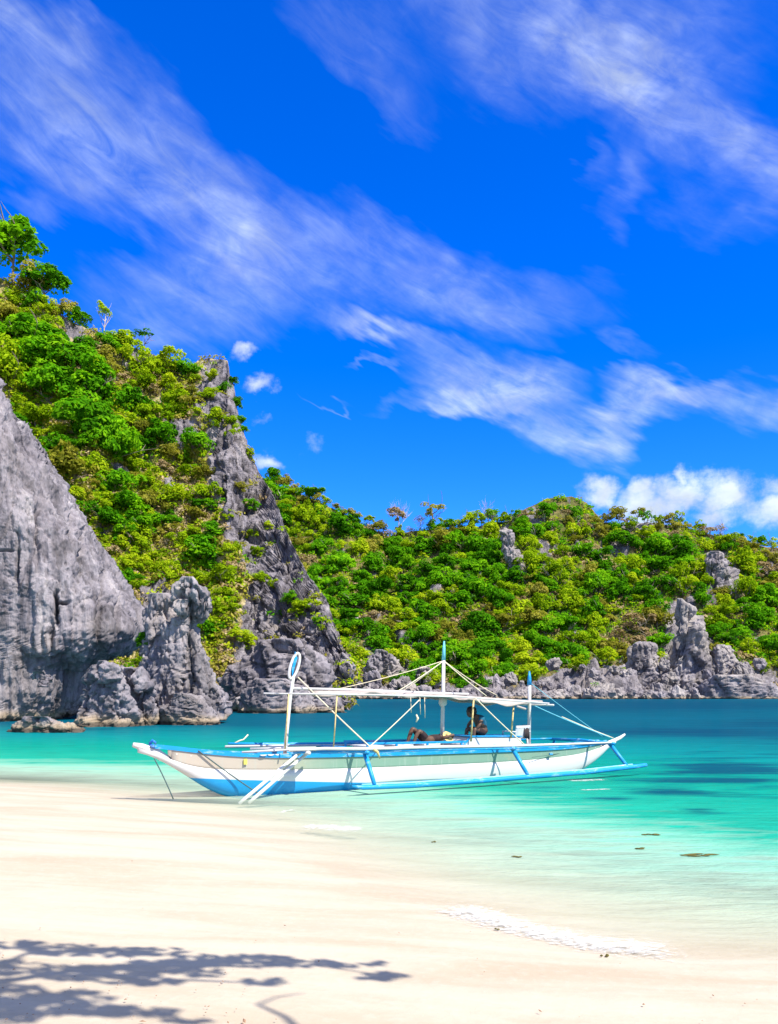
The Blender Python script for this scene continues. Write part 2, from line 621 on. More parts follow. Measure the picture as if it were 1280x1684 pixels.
# hull paint: white over a blue bottom, the paint line runs along the hull
m, t, out = material('hull_paint')
v = coords(t)
sp = t.new('ShaderNodeSeparateXYZ')
t.put(sp.inputs[0], v)
n = t.noise(t.mapping(v, scale=(1.2, 3, 5)), 1, 6, 0.65)
n2 = t.noise(v, 26, 4, 0.6)
lev = t.math('ADD', sp.outputs[2], t.math('MULTIPLY', sp.outputs[0], 0.072))
white_c = t.mix(t.mrange(n, 0.55, 0.8, 0, 0.35), (0.58, 0.56, 0.535), (0.42, 0.35, 0.27))
blue_c = t.mix(t.mrange(t.math('ADD', n, t.math('MULTIPLY', n2, 0.2)), 0.62, 0.8, 0, 0.5), (0.004, 0.25, 0.53), (0.02, 0.30, 0.52))
c = t.mix(t.mrange(lev, 0.415, 0.425, smooth=False), blue_c, white_c)
bsdf(t, out, c, 0.4, t.bump(n2, 0.1, 0.01), 0.45)
M['hull'] = m
# upper planks: cream at the bow, pale green further aft as a painted-in reflection, rust runs under the rail
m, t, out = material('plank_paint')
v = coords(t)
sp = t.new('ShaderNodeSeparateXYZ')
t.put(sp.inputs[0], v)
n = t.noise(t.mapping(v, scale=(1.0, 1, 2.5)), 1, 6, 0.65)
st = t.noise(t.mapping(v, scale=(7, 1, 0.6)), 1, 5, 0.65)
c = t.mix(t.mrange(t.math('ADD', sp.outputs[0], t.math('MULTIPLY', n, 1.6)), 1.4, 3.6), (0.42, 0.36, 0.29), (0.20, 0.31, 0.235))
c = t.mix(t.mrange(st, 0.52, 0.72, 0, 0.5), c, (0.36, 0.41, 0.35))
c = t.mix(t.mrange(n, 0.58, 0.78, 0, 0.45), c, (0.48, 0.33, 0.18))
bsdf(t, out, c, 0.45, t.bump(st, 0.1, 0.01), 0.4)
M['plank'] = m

# sand
m, t, out = material('sand')
v = t.new('ShaderNodeNewGeometry').outputs['Position']
a = t.noise(t.mapping(v, rot=(0, 0, 0.25), scale=(0.25, 1.1, 1)), 1, 5, 0.6, 0.5)
b = t.noise(v, 9, 5, 0.65)
g = t.noise(v, 130, 3, 0.7)
g2 = t.noise(v, 45, 2, 0.5)
c = t.mix(t.mrange(a, 0.35, 0.68), (0.455, 0.390, 0.300), (0.385, 0.312, 0.222))
c = t.mix(t.mrange(b, 0.45, 0.75, 0, 0.35), c, (0.48, 0.42, 0.34))
c = t.mix(t.mrange(g, 0.60, 0.8, 0, 0.4), c, (0.33, 0.25, 0.18))
c = t.mix(t.mrange(g2, 0.74, 0.80, 0, 0.5), c, (0.22, 0.16, 0.11))
hgt = t.math('ADD', t.math('MULTIPLY', b, 1.0), t.math('MULTIPLY', g, 0.25))
bsdf(t, out, c, 0.85, t.bump(hgt, 0.35, 0.03), 0.2)
M['sand'] = m

# water: clear over the sand, turquoise where it deepens, darker over sea grass
m, t, out = material('sea_water')
pos = t.new('ShaderNodeNewGeometry').outputs['Position']
dep = t.attr('depth')
pat = t.attr('patch')
pat = t.math('ADD', pat, t.math('MULTIPLY', t.mrange(pat, 0.0, 0.15), 0.05))
st1 = t.noise(t.mapping(pos, rot=(0, 0, 0.12), scale=(0.16, 0.75, 1)), 1, 5, 0.62, 0.4)
st2 = t.noise(t.mapping(pos, rot=(0, 0, -0.06), scale=(0.7, 3.0, 1)), 1, 5, 0.65, 0.5)
st3 = t.noise(t.mapping(pos, scale=(0.02, 0.10, 1)), 1, 4, 0.6, 0.3)
dd = t.math('ADD', dep, t.math('MULTIPLY', t.math('SUBTRACT', st1, 0.5), t.mrange(dep, 0.0, 0.9, 0.06, 0.95)))
dd = t.math('ADD', dd, t.math('MULTIPLY', t.math('SUBTRACT', st2, 0.5), t.mrange(dep, 0.0, 0.9, 0.03, 0.95)))
col = t.ramp(t.math('DIVIDE', dd, 5.0), [(0.0, (0.60, 0.64, 0.48)), (0.05, (0.47, 0.62, 0.46)), (0.11, (0.19, 0.44, 0.31)), (0.18, (0.01, 0.29, 0.19)), (0.34, (0.0, 0.235, 0.165)),
                                         (0.58, (0.0, 0.175, 0.175)), (1.0, (0.0, 0.07, 0.11))])
col = t.mix(1.0, col, t.vmath('SCALE', (1, 1, 1), t.math('ADD', 1.0, t.math('MULTIPLY', t.math('SUBTRACT', st2, 0.5), t.mrange(dep, 0.15, 0.7, 0.0, 1.1)))), 'MULTIPLY')
pp = t.mrange(t.math('ADD', pat, t.math('MULTIPLY', t.math('SUBTRACT', t.math('ADD', st1, t.math('MULTIPLY', st2, 0.5)), 0.75), 2.6)), 0.30, 1.1, 0, 0.88)
col = t.mix(pp, col, (0.0, 0.042, 0.085))
col = t.mix(t.mrange(st3, 0.5, 0.75, 0, 0.35), col, t.mix(0.5, col, (0.0, 0.12, 0.20)))
alpha = t.mrange(t.math('ADD', dd, 0.0), -0.02, 0.55, 0.0, 0.97, False)
alpha = t.math('MAXIMUM', alpha, t.math('MULTIPLY', pp, 0.9))
r1 = t.noise(t.mapping(pos, rot=(0, 0, 0.1), scale=(1.2, 4.2, 1)), 1, 4, 0.6, 0.3)
r2 = t.noise(t.mapping(pos, rot=(0, 0, -0.2), scale=(5.0, 13.0, 1)), 1, 3, 0.6)
bn = t.bump(t.math('ADD', t.math('MULTIPLY', r1, 1.0), t.math('MULTIPLY', r2, 0.35)), 0.85, 0.11)
df = t.new('ShaderNodeBsdfDiffuse')
t.put(df.inputs['Color'], col)
t.put(df.inputs['Normal'], bn)
tp = t.new('ShaderNodeBsdfTransparent')
t.put(tp.inputs[0], t.mix(t.mrange(dd, 0, 1), (1, 1, 1), (0.75, 0.97, 0.90)))
mx = t.new('ShaderNodeMixShader')
t.put(mx.inputs[0], alpha)
t.l.new(tp.outputs[0], mx.inputs[1])
t.l.new(df.outputs[0], mx.inputs[2])
gl = t.new('ShaderNodeBsdfGlossy')
gl.inputs['Roughness'].default_value = 0.16
t.put(gl.inputs['Normal'], bn)
fr = t.new('ShaderNodeFresnel')
fr.inputs['IOR'].default_value = 1.33
t.put(fr.inputs['Normal'], bn)
mx2 = t.new('ShaderNodeMixShader')
t.put(mx2.inputs[0], t.math('MULTIPLY', t.math('MINIMUM', fr.outputs[0], 0.45), t.mrange(dep, 0.0, 0.6, 0.06, 0.20)))
t.l.new(mx.outputs[0], mx2.inputs[1])
t.l.new(gl.outputs[0], mx2.inputs[2])
t.l.new(mx2.outputs[0], out.inputs[0])
M['water'] = m

m, t, out = material('sea_foam')
pos = t.new('ShaderNodeNewGeometry').outputs['Position']
fz = t.noise(t.mapping(pos, rot=(0, 0, 0.5), scale=(1, 1.8, 1)), 9, 8, 0.74, 0.7)
al = t.mrange(t.math('ADD', t.attr('foam'), t.math('MULTIPLY', t.math('SUBTRACT', fz, 0.5), 3.2)), 0.35, 1.25, 0, 0.8)
df = t.new('ShaderNodeBsdfDiffuse')
df.inputs[0].default_value = (0.60, 0.60, 0.585, 1)
t.put(df.inputs['Normal'], t.bump(fz, 0.5, 0.05))
tp = t.new('ShaderNodeBsdfTransparent')
mx = t.new('ShaderNodeMixShader')
t.put(mx.inputs[0], al)
t.l.new(tp.outputs[0], mx.inputs[1])
t.l.new(df.outputs[0], mx.inputs[2])
t.l.new(mx.outputs[0], out.inputs[0])
M['foam'] = m

# ------------------------------------------------------------------ beach, sea bed, sea
_sh_px = [(0, 1292), (120, 1304), (240, 1324), (340, 1352), (430, 1386), (520, 1424), (600, 1458), (700, 1493), (800, 1522), (900, 1548), (1030, 1572), (1160, 1590), (1280, 1606)]
SH = []
for px, py in _sh_px:
    q = P(px, py, F * HC / (py - HOR))
    SH.append((q.x, q.y))
SH = [(-160.0, 44.0), (-40.0, 29.0), (-20.0, 25.6)] + SH + [(6.5, 6.6), (14, 5.0), (60, -10), (260, -60)]
SH = np.array(SH)


def shore_distance(x, y):
    """signed distance to the waterline: positive on the beach, negative in the sea"""
    p = np.stack([x, y], -1)
    best = np.full(x.shape, 1e9)
    sgn = np.ones(x.shape)
    for a, b in zip(SH[:-1], SH[1:]):
        ab = b - a
        tt = np.clip(((p - a) @ ab) / (ab @ ab), 0, 1)
        q = p - a - tt[..., None] * ab
        dist = np.hypot(q[..., 0], q[..., 1])
        cr = ab[0] * (p[..., 1] - a[1]) - ab[1] * (p[..., 0] - a[0])
        up = dist < best - 1e-6
        sgn = np.where(up, np.where(cr > 0, -1.0, 1.0), sgn)
        best = np.minimum(best, dist)
    return best * sgn


def ground_z(x, y):
    x, y = np.asarray(x, float), np.asarray(y, float)
    s = shore_distance(x, y)
    land = 0.085 * s * np.exp(-np.maximum(s, 0) / 28)
    o = -s
    sea = -np.where(o < 5, 0.09 * o, 0.45 + 0.13 * (o - 5))
    z = np.where(s > 0, land, np.maximum(sea, -6.0))
    p = np.stack([x * 0.35, y * 0.35, 0 * x], -1)
    z = z + 0.035 * fbm(p, 3) * np.clip(np.abs(s) / 2 + 0.35, 0, 1)
    return z


def gz(x, y):
    return float(ground_z(np.array([x]), np.array([y]))[0])


def axis(lo, hi, step, far_lo, far_hi, n):
    a = np.arange(lo, hi + 1e-6, step)
    k = np.linspace(0, 1, n + 1)[1:] ** 2.2
    return np.concatenate([(lo + (far_lo - lo) * k)[::-1], a, hi + (far_hi - hi) * k])


xs = axis(-26, 22, 0.16, -900, 900, 26)
ys = axis(0, 36, 0.16, -300, 1500, 26)
X, Y = np.meshgrid(xs, ys)
Z = ground_z(X, Y)
fine = fbm(np.stack([X * 1.6, Y * 1.6, 0 * X + 5], -1), 3)
near = np.exp(-((X / 14) ** 2 + ((Y - 8) / 14) ** 2))
Z = Z + 0.018 * fine * near * (Z > 0.1)
me = mesh_np('beach_sand', np.stack([X, Y, Z], -1).reshape(-1, 3), grid_faces(len(ys), len(xs)), M['sand'])
tag(link(bpy.data.objects.new('beach_sand', me)), kind='structure', label='pale cream sand sloping into the clear shallows')

rows = np.concatenate([np.array([9000, 6000, 4500, 3500, 2900, 2500, 2250, 2080, 1960, 1870]), np.arange(1800, 1260, -3.0), np.arange(1260, 1150, -1.2), 1136 + 14 * 0.72 ** np.arange(0, 9)])
colsx = np.concatenate([np.arange(-6000, -420, 120.0), np.arange(-420, 1720, 5.0), np.arange(1720, 9000, 120.0)])
CX, RY = np.meshgrid(colsx, rows)
WD = F * HC / (RY - HOR)
WX, WY = (CX - 640) / F * WD, WD
dep = -ground_z(WX, WY)
patch = np.zeros_like(dep)
for (ex, ey, rx, ry, s) in [(1190, 1275, 150, 32, 1.0), (1100, 1300, 120, 16, .8), (1010, 1312, 60, 8, .7), (1150, 1332, 40, 6, .8), (900, 1300, 70, 10, .55), (860, 1312, 90, 7, .45),
                            (1130, 1204, 240, 9, .95), (940, 1196, 110, 5, .6), (1260, 1190, 120, 10, .8), (1250, 1240, 90, 6, .5), (980, 1160, 520, 13, 1.1), (660, 1158, 90, 7, .9), (760, 1312, 60, 6, .45),
                            (640, 1180, 120, 4, .3), (420, 1232, 90, 7, .4), (560, 1212, 80, 4, .35), (720, 1218, 90, 4, .3), (150, 1199, 260, 6, .5), (640, 1322, 30, 4, .4), (1100, 1250, 40, 5, .4)]:
    patch = np.maximum(patch, s * np.exp(-(((CX - ex) / rx) ** 2 + ((RY - ey) / ry) ** 2)))
wz = 0.012 * fbm(np.stack([WX * 1.1, WY * 2.4, 0 * WX], -1), 3) * np.exp(-WD / 60)
me = mesh_np('sea_water', np.stack([WX, WY, wz], -1).reshape(-1, 3), grid_faces(*CX.shape)[:, ::-1], M['water'],
             attrs={'depth': ('POINT', np.maximum(dep, 0)), 'patch': ('POINT', patch)})
tag(link(bpy.data.objects.new('sea_water', me)), kind='structure', label='turquoise sea, clear at the sand and dark over sea grass')


# ------------------------------------------------------------------ foam: the small breaker on the beach, a splash by the boat, glints painted by the stern
def foam_strip(name, pts, width, height, label, n=160, m=18):
    pts = np.array(pts, float)
    seg = np.concatenate([[0], np.cumsum(np.hypot(*np.diff(pts, axis=0).T))])
    u = np.linspace(0, seg[-1], n)
    cxs, cys = np.interp(u, seg, pts[:, 0]), np.interp(u, seg, pts[:, 1])
    tx, ty = np.gradient(cxs), np.gradient(cys)
    ln = np.hypot(tx, ty)
    nx, ny = -ty / ln, tx / ln
    v = np.linspace(-1, 1, m)
    wob = 0.4 * fbm(np.stack([u * 0.8, 0 * u, 0 * u + 3], -1), 3)
    off = (v[None, :] * width * (0.8 + 0.5 * wob[:, None]) + wob[:, None] * width)
    x = cxs[:, None] + nx[:, None] * off
    y = cys[:, None] + ny[:, None] * off
    end = np.clip(np.minimum(u, seg[-1] - u) / (0.18 * seg[-1]), 0, 1)[:, None]
    pr = np.clip(1 - np.abs(v[None, :]) ** 1.6, 0, 1) * end
    lump = 0.5 + fbm(np.stack([x * 5, y * 5, 0 * x], -1), 4)
    z = np.maximum(ground_z(x, y), 0) + 0.006 + height * pr * np.clip(lump, 0.1, 1.4)
    G = np.stack([x, y, z], -1)
    me = mesh_np(name, G.reshape(-1, 3), grid_faces(n, m), M['foam'], attrs={'foam': ('POINT', np.clip(pr * 0.9, 0, 1))})
    return tag(link(bpy.data.objects.new(name, me)), label, kind='stuff')


def on_water(px, py):
    q = P(px, py, F * HC / (py - HOR))
    return q.x, q.y


foam_strip('sea_foam', [on_water(*p) for p in [(690, 1486), (760, 1503), (850, 1526), (950, 1548), (1060, 1566), (1170, 1584)]], 0.62, 0.03, 'white breaker edge running up the beach')
foam_strip('sea_foam', [on_water(*p) for p in [(486, 1360), (540, 1363), (606, 1367)]], 0.55, 0.045, 'white splash of foam in front of the boat', 80, 16)
foam_strip('sea_foam', [on_water(*p) for p in [(455, 1338), (475, 1335), (492, 1334)]], 0.16, 0.06, 'small fleck of foam near the white poles', 40, 10)
foam_strip('sea_foam', [on_water(*p) for p in [(380, 1312), (420, 1303), (460, 1297)]], 0.12, 0.04, 'foam lapping at the blue hull bottom', 40, 10)


foam_strip('sea_foam', [on_water(*p) for p in [(930, 1285), (965, 1284), (1000, 1282)]], 0.35, 0.012, 'white flecks laid as water glints under the stern float', 60, 12)  # white strip that paints the sparkle of the water
foam_strip('sea_foam', [on_water(*p) for p in [(950, 1300), (985, 1299), (1010, 1298)]], 0.18, 0.01, 'small white flecks laid as water glints in front of the stern', 40, 10)  # second, narrower strip of painted sparkle
# bits of shell, twig and leaf on the sand
_r = np.random.default_rng(55)
_n = 130
_px, _py = _r.uniform(-40, 1300, _n), _r.uniform(1330, 1690, _n)
_px[:60], _py[:60] = _r.uniform(0, 420, 60), _r.uniform(1560, 1690, 60)
_c = []
for a_, b_ in zip(_px, _py):
    q = P(a_, b_, F * (HC - 0.45) / (b_ - HOR))
    g_ = float(ground_z(np.array([q.x]), np.array([q.y]))[0])
    if g_ > 0.03:
        _c.append((q.x, q.y, g_ + 0.024))
_c = np.array(_c)
_k = len(_c)
_sz = _r.uniform(0.003, 0.008, _k) * np.where(_r.random(_k) < .12, 1.9, 1)
_an = _r.uniform(0, 6.28, _k)
_u = np.stack([np.cos(_an), np.sin(_an), _r.normal(size=_k) * .25], -1) * (_sz * _r.uniform(1, 2.4, _k))[:, None]
_w = np.stack([-np.sin(_an), np.cos(_an), _r.normal(size=_k) * .25], -1) * _sz[:, None]
_up = np.array([0, 0, 1]) * (_sz * .8)[:, None]
_V = np.stack([_c + _u, _c + _w, _c - _u, _c - _w, _c + _up], 1).reshape(-1, 3)
_b = np.arange(_k)[:, None] * 5
_T = np.concatenate([_b + np.array([[0, 1, 4]]), _b + np.array([[1, 2, 4]]), _b + np.array([[2, 3, 4]]), _b + np.array([[3, 0, 4]])])
tag(link(bpy.data.objects.new('beach_litter', mesh_np('beach_litter', _V, _T, M['clutter'], False))), 'tiny brown bits of shell and twig strewn over the sand', kind='stuff')


# ------------------------------------------------------------------ hills as sheets with true depth
def poly_sd(px, py, poly):
    """distance inside (positive) a polygon"""
    poly = np.array(poly, float)
    best = np.full(px.shape, 1e9)
    ins = np.zeros(px.shape, bool)
    for a, b in zip(poly, np.roll(poly, -1, 0)):
        ab = b - a
        tt = np.clip(((px - a[0]) * ab[0] + (py - a[1]) * ab[1]) / (ab @ ab), 0, 1)
        best = np.minimum(best, np.hypot(px - a[0] - tt * ab[0], py - a[1] - tt * ab[1]))
        c = (a[1] > py) != (b[1] > py)
        xi = a[0] + (py - a[1]) / (b[1] - a[1] + 1e-12) * ab[0]
        ins ^= c & (px < xi)
    return np.where(ins, best, -best)


SHEETS = {}


def sheet(name, cols, ytop, ybase, Dbase, Dtop, nrow, gexp, rocks, mat, rock_scale, amp_big, amp_rock, back, label, und=0.0, und_scale=150., key=None):
    cols = np.asarray(cols, float)
    yt = np.interp(cols, *zip(*ytop))
    yb = np.interp(cols, *zip(*ybase))
    d0 = np.interp(cols, *zip(*Dbase))
    d1 = np.interp(cols, *zip(*Dtop))
    tt = np.linspace(0, 1, nrow)[:, None]
    py = yb + (yt - yb) * tt
    px = np.broadcast_to(cols, py.shape)
    D = d0 + (d1 - d0) * tt ** gexp
    if und:
        D = D + und * fbm(np.stack([px / und_scale, py / und_scale * 0.6, 0 * px + 2], -1), 4) * np.sin(np.clip(tt * 1.15, 0, 1) * math.pi / 2)
    G = np.stack([(px - 640) / F * D, D, HC - (py - HOR) / F * D], -1)
    rock = np.full(px.shape, -40.0)
    for r in rocks:
        rock = np.maximum(rock, poly_sd(px, py, r))
    wob = 14 * fbm(np.stack([px / 18, py / 30, 0 * px], -1), 3)
    rock = np.clip(0.5 + (rock + wob) / 26, 0, 1)
    spots = fbm(np.stack([px / 26, py / 40, 0 * px + 8], -1), 4)
    rock = np.maximum(rock, np.clip((spots - 0.16) * 4, 0, 0.8))
    N = grid_normals(G)
    N *= np.sign((N[..., 1:2] < 0) * 2.0 - 1)
    s = rock_scale
    q = G / s
    big = fbm(G / (s * 6), 3)
    flute = ridged(np.stack([q[..., 0], q[..., 1], q[..., 2] * 0.22], -1), 4)
    lump = fbm(q * 1.7, 4)
    disp = amp_big * big + (0.25 + 0.75 * rock) * amp_rock * (0.25 * flute + 0.3 * lump - 0.2 + 0.95 * stone(q, 0.3))
    fade = np.clip((1 - tt) * 6, 0.25, 1)
    G = G + N * (disp * fade)[..., None]
    # back slope
    last = G[-1]
    outs = [G]
    for k in (0.12, 0.4, 1.0):
        b = last.copy()
        b[:, 1] += back * k
        b[:, 0] += (last[:, 0] / last[:, 1]) * back * k
        b[:, 2] = last[:, 2] * (1 - k) - 3 * k
        outs.append(b[None])
    G2 = np.concatenate(outs, 0)
    rk = np.concatenate([rock] + [rock[-1:]] * 3, 0)
    me = mesh_np(name, G2.reshape(-1, 3), grid_faces(*G2.shape[:2]), mat, attrs={'rock': ('POINT', rk)})
    o = tag(link(bpy.data.objects.new(name, me)), label, kind='structure')
    flat = G.reshape(-1, 3)
    sx_ = 640 + flat[:, 0] / flat[:, 1] * F
    sy_ = HOR - (flat[:, 2] - HC) / flat[:, 1] * F
    SHEETS[key or name] = dict(p=flat, x=sx_, y=sy_, rock=rock.ravel(), n=N.reshape(-1, 3))
    return o


def at(name, px, py):
    s = SHEETS[name]
    k = int(np.argmin((s['x'] - px) ** 2 + (s['y'] - py) ** 2))
    return Vector(s['p'][k]), s['rock'][k]


FAR_TOP = [(380, 750), (440, 790), (490, 812), (540, 832), (585, 858), (640, 882), (700, 872), (760, 868), (830, 856), (900, 850), (960, 858), (1000, 866), (1060, 858), (1130, 868), (1200, 890),
           (1280, 905), (1400, 930), (1600, 960), (1800, 1000)]
FAR_ROCK = [[(570, 1124), (700, 1132), (820, 1130), (900, 1118), (1000, 1092), (1100, 1090), (1290, 1106), (1800, 1106), (1800, 1170), (570, 1170)],
            [(822, 868), (842, 872), (858, 950), (846, 955), (828, 905)], [(868, 895), (905, 885), (905, 925), (875, 930)],
            [(1160, 905), (1195, 900), (1215, 950), (1212, 1000), (1170, 990)], [(1100, 985), (1140, 980), (1165, 1060), (1175, 1149), (1085, 1149)],
            [(1010, 850), (1085, 845), (1075, 872), (1010, 868)], [(1250, 905), (1290, 905), (1290, 960), (1255, 950)], [(600, 1050), (680, 1050), (700, 1100), (600, 1110)]]
FAR_ROCK.append([(985, 880), (1040, 880), (1030, 905), (990, 900)])
SHORE_ROCK = [FAR_ROCK[0], FAR_ROCK[4], [(822, 868), (842, 872), (855, 930), (830, 905)], [(1166, 908), (1190, 902), (1210, 950), (1195, 985), (1176, 960)]]
sheet('hill', np.arange(380, 1810, 3.2), FAR_TOP, [(380, 1152), (1810, 1149)], [(380, 270), (1810, 275)], [(380, 440), (600, 420), (1810, 410)], 150, 0.9, FAR_ROCK, M['farhill'], 9, 6, 4.0, 160,
      'wooded limestone hillside across the bay', und=26)
# a farther knoll that looks over the ridge
sheet('hill', np.arange(780, 1030, 2.5), [(780, 890), (840, 850), (870, 834), (900, 820), (940, 816), (965, 826), (985, 850), (1030, 900)], [(780, 960), (1030, 960)], [(780, 520), (1030, 520)],
      [(780, 600), (1030, 600)], 40, 0.9, [[(862, 838), (885, 832), (890, 850), (864, 858)]], M['farhill'], 9, 4, 4, 120, 'small rounded wooded knoll behind the ridge', key='knoll')
HEAD_TOP = [(-300, 330), (-100, 400), (0, 455), (60, 490), (120, 530), (180, 553), (250, 585), (312, 607), (330, 588), (374, 592), (388, 640), (405, 715), (425, 775), (450, 815), (462, 850), (478, 895), (510, 950),
            (535, 982), (555, 1030), (567, 1075), (572, 1120), (577, 1160)]
HEAD_BASE = [(-300, 1172), (577, 1168)]
HEAD_ROCK = [[(335, 588), (390, 598), (420, 720), (460, 805), (478, 890), (545, 965), (595, 1060), (595, 1185), (365, 1185), (378, 1085), (396, 1000), (410, 950), (380, 885), (362, 830), (342, 790), (340, 725), (330, 660)],
             [(352, 770), (400, 765), (415, 900), (372, 895)], [(195, 560), (222, 560), (222, 610), (200, 605)], [(100, 520), (140, 540), (135, 570), (105, 555)],
             [(270, 690), (330, 690), (330, 750), (285, 740)], [(400, 900), (440, 900), (445, 985), (415, 985)], [(270, 780), (300, 780), (300, 810), (270, 815)], [(230, 960), (330, 960), (340, 1000), (230, 1010)]]
sheet('headland', np.concatenate([np.arange(-300, 0, 6), np.arange(0, 577.5, 1.6)]), HEAD_TOP, HEAD_BASE, [(-300, 112), (577, 114)], [(-300, 165), (150, 168), (340, 172), (420, 160), (480, 140), (540, 124), (577, 116)], 300, 1.0,
      HEAD_ROCK, M['headland'], 3.6, 3.0, 2.3, 60, 'steep headland of scrub and bare limestone', und=5, und_scale=90)


# ------------------------------------------------------------------ rocks with their own silhouette
def rock_from_rows(name, rows, D, depth, mat, label, cat='rock', nv=90, nu=120, amp=0.5, scale=2.0, expo=2.6, flute=0.35, kind=None, seed=0, group=None, crease=1.15, notch=None, smooth_face=False):
    """rows: (row, left, right[, dD]) in photo pixels; the body is as deep as `depth` times its width (or metres when negative)"""
    rows = sorted([(r if len(r) == 4 else (*r, 0)) for r in rows], reverse=True)
    yy = np.array([r[0] for r in rows], float)[::-1]
    L = np.array([r[1] for r in rows], float)[::-1]
    R = np.array([r[2] for r in rows], float)[::-1]
    dD = np.array([r[3] for r in rows], float)[::-1]
    v = np.linspace(yy[-1], yy[0], nv)
    l, r, dd = np.interp(v, yy, L), np.interp(v, yy, R), np.interp(v, yy, dD)
    a = np.linspace(0, 2 * math.pi, nu, endpoint=False)
    ca, sa = np.cos(a), np.sin(a)
    sc_ = lambda q: np.sign(q) * np.abs(q) ** (2 / expo)
    half = (r - l) / 2 / F * D
    rd = half * depth if depth > 0 else np.full(nv, -depth)
    cx_ = ((l + r) / 2 - 640) / F * D
    z = HC - (v - HOR) / F * (D + np.minimum(dd, 0) * 0)
    dds = dd[:, None]
    if smooth_face:                       # the lip of the overhang wanders up and down along the face
        gx0 = (l[:, None] + r[:, None]) / 2 + (r - l)[:, None] / 2 * sc_(ca)[None]
        wv = v[:, None] + 30 * fbm(np.stack([gx0 / 38, v[:, None] / 160 + 0 * gx0, 0 * gx0 + 2], -1), 4) * np.clip((v[:, None] - 900) / 80, 0, 1) * np.clip((1200 - v[:, None]) / 60, 0, 1)
        dds = np.interp(wv, v, dd)
    y = D + rd[:, None] * (1 + sc_(sa)[None]) + dds
    x = cx_[:, None] * (y / D) + half[:, None] * sc_(ca)[None] * (y / D)
    zz = HC - (v[:, None] - HOR) / F * y
    G = np.stack([x, y, zz], -1)
    N = grid_normals(G, True)
    cen = np.stack([cx_, D + rd + dd, z], -1)[:, None]
    N *= np.sign(((G - cen) * N).sum(-1, keepdims=True) + 1e-9)
    q = G / scale + seed * 7.7
    n1 = ridged(np.stack([q[..., 0], q[..., 1], q[..., 2] * flute], -1), 4)
    n2 = fbm(q * 0.6 + 3, 3)
    n3 = fbm(q * 2.4, 4)
    dsp = amp * (0.9 * n2 - 0.1 + crease * stone(q, flute)) if not smooth_face else amp * (0.9 * n2 + 0.2 * n3 - 0.1 + crease * stone(q, flute) + 0.50 * ridged(np.stack([q[..., 0] * 1.3, q[..., 1] * 1.3, q[..., 2] * 0.09], -1) + 0.25 * n2[..., None], 4, 0.6) + 0.55 * ridged(np.stack([q[..., 0] * 3.6, q[..., 1] * 3.6, q[..., 2] * 0.10], -1) + 0.3 * n2[..., None], 4, 0.6))
    if notch is not None:
        for nx_, ny_, rx_, ry_, dp_ in notch:
            gx = 640 + x / y * F + 7 * fbm(G / 0.9, 3)
            dsp = dsp - dp_ * np.exp(-np.abs((gx - nx_) / rx_) ** 3 - np.abs((v[:, None] - ny_) / ry_) ** 3) * (sa < 0)[None]
    edge = np.clip(np.minimum(np.arange(nv), np.arange(nv)[::-1]) / (0.06 * nv), 0.15, 1)
    hw = np.clip(half / (half.max() * 0.35), 0.12, 1)
    G = G + N * (dsp * (edge * hw)[:, None])[..., None]
    V = G.reshape(-1, 3)
    Q = grid_faces(nv, nu, True)
    base = Vector((float(cx_[-1] if z[-1] < z[0] else cx_[0]), float(D), 0))
    V = np.concatenate([V, G[0].mean(0)[None], G[-1].mean(0)[None]])
    c0, c1 = nv * nu, nv * nu + 1
    j = np.arange(nu)
    j2 = (j + 1) % nu
    top = np.stack([j2, j, np.full(nu, c0), np.full(nu, c0)], -1)
    bot = np.stack([(nv - 1) * nu + j, (nv - 1) * nu + j2, np.full(nu, c1), np.full(nu, c1)], -1)
    tri = np.concatenate([Q[:, [0, 1, 2]], Q[:, [0, 2, 3]], top[:, :3], bot[:, :3]])
    V = V - np.array(base)
    me = mesh_np(name, V, tri, mat)
    o = link(bpy.data.objects.new(name, me))
    o.location = base
    tag(o, label, None if kind else cat, group, kind)
    SHEETS[name + label] = dict(p=V + np.array(base), x=640 + (V[:, 0] + base.x) / (V[:, 1] + base.y) * F, y=HOR - (V[:, 2] + base.z - HC) / (V[:, 1] + base.y) * F, rock=np.ones(len(V)))
    return o


# the big grey cliff on the left, undercut at the sea
rock_from_rows('cliff', [(560, -420, -60, 19), (600, -420, -30, 16), (640, -420, 0, 13), (700, -420, 32, 10.5), (740, -420, 58, 9), (800, -420, 98, 7), (880, -420, 148, 4.5), (945, -420, 188, 2.6), (1010, -420, 231, .6),
                         (1035, -420, 238, 0), (1050, -420, 231, 0.1), (1060, -420, 220, 1.6), (1070, -420, 204, 3.5), (1084, -420, 172, 9.0), (1100, -420, 150, 15.0), (1150, -420, 140, 18), (1178, -420, 120, 16.0), (1200, -420, 70, 12.0), (1222, -420, 40, 9)],
               52, -24.0, M['cliff'], 'huge smooth grey cliff with a dark sea cave under its overhang', 'cliff', 420, 640, 0.70, 2.2, 4.2, 0.10, crease=0.55, smooth_face=True,
               notch=[(92, 1000, 4, 30, 1.5), (104, 992, 10, 2.5, .9), (84, 1046, 4, 24, 1.2), (165, 985, 3, 38, .9), (160, 1022, 3, 34, .8), (28, 930, 3, 46, .8), (128, 905, 3, 42, .7), (60, 880, 3, 50, .7), (110, 870, 2.5, 30, .5), (190, 1000, 2.5, 26, .6), (10, 905, 14, 2, .5)])
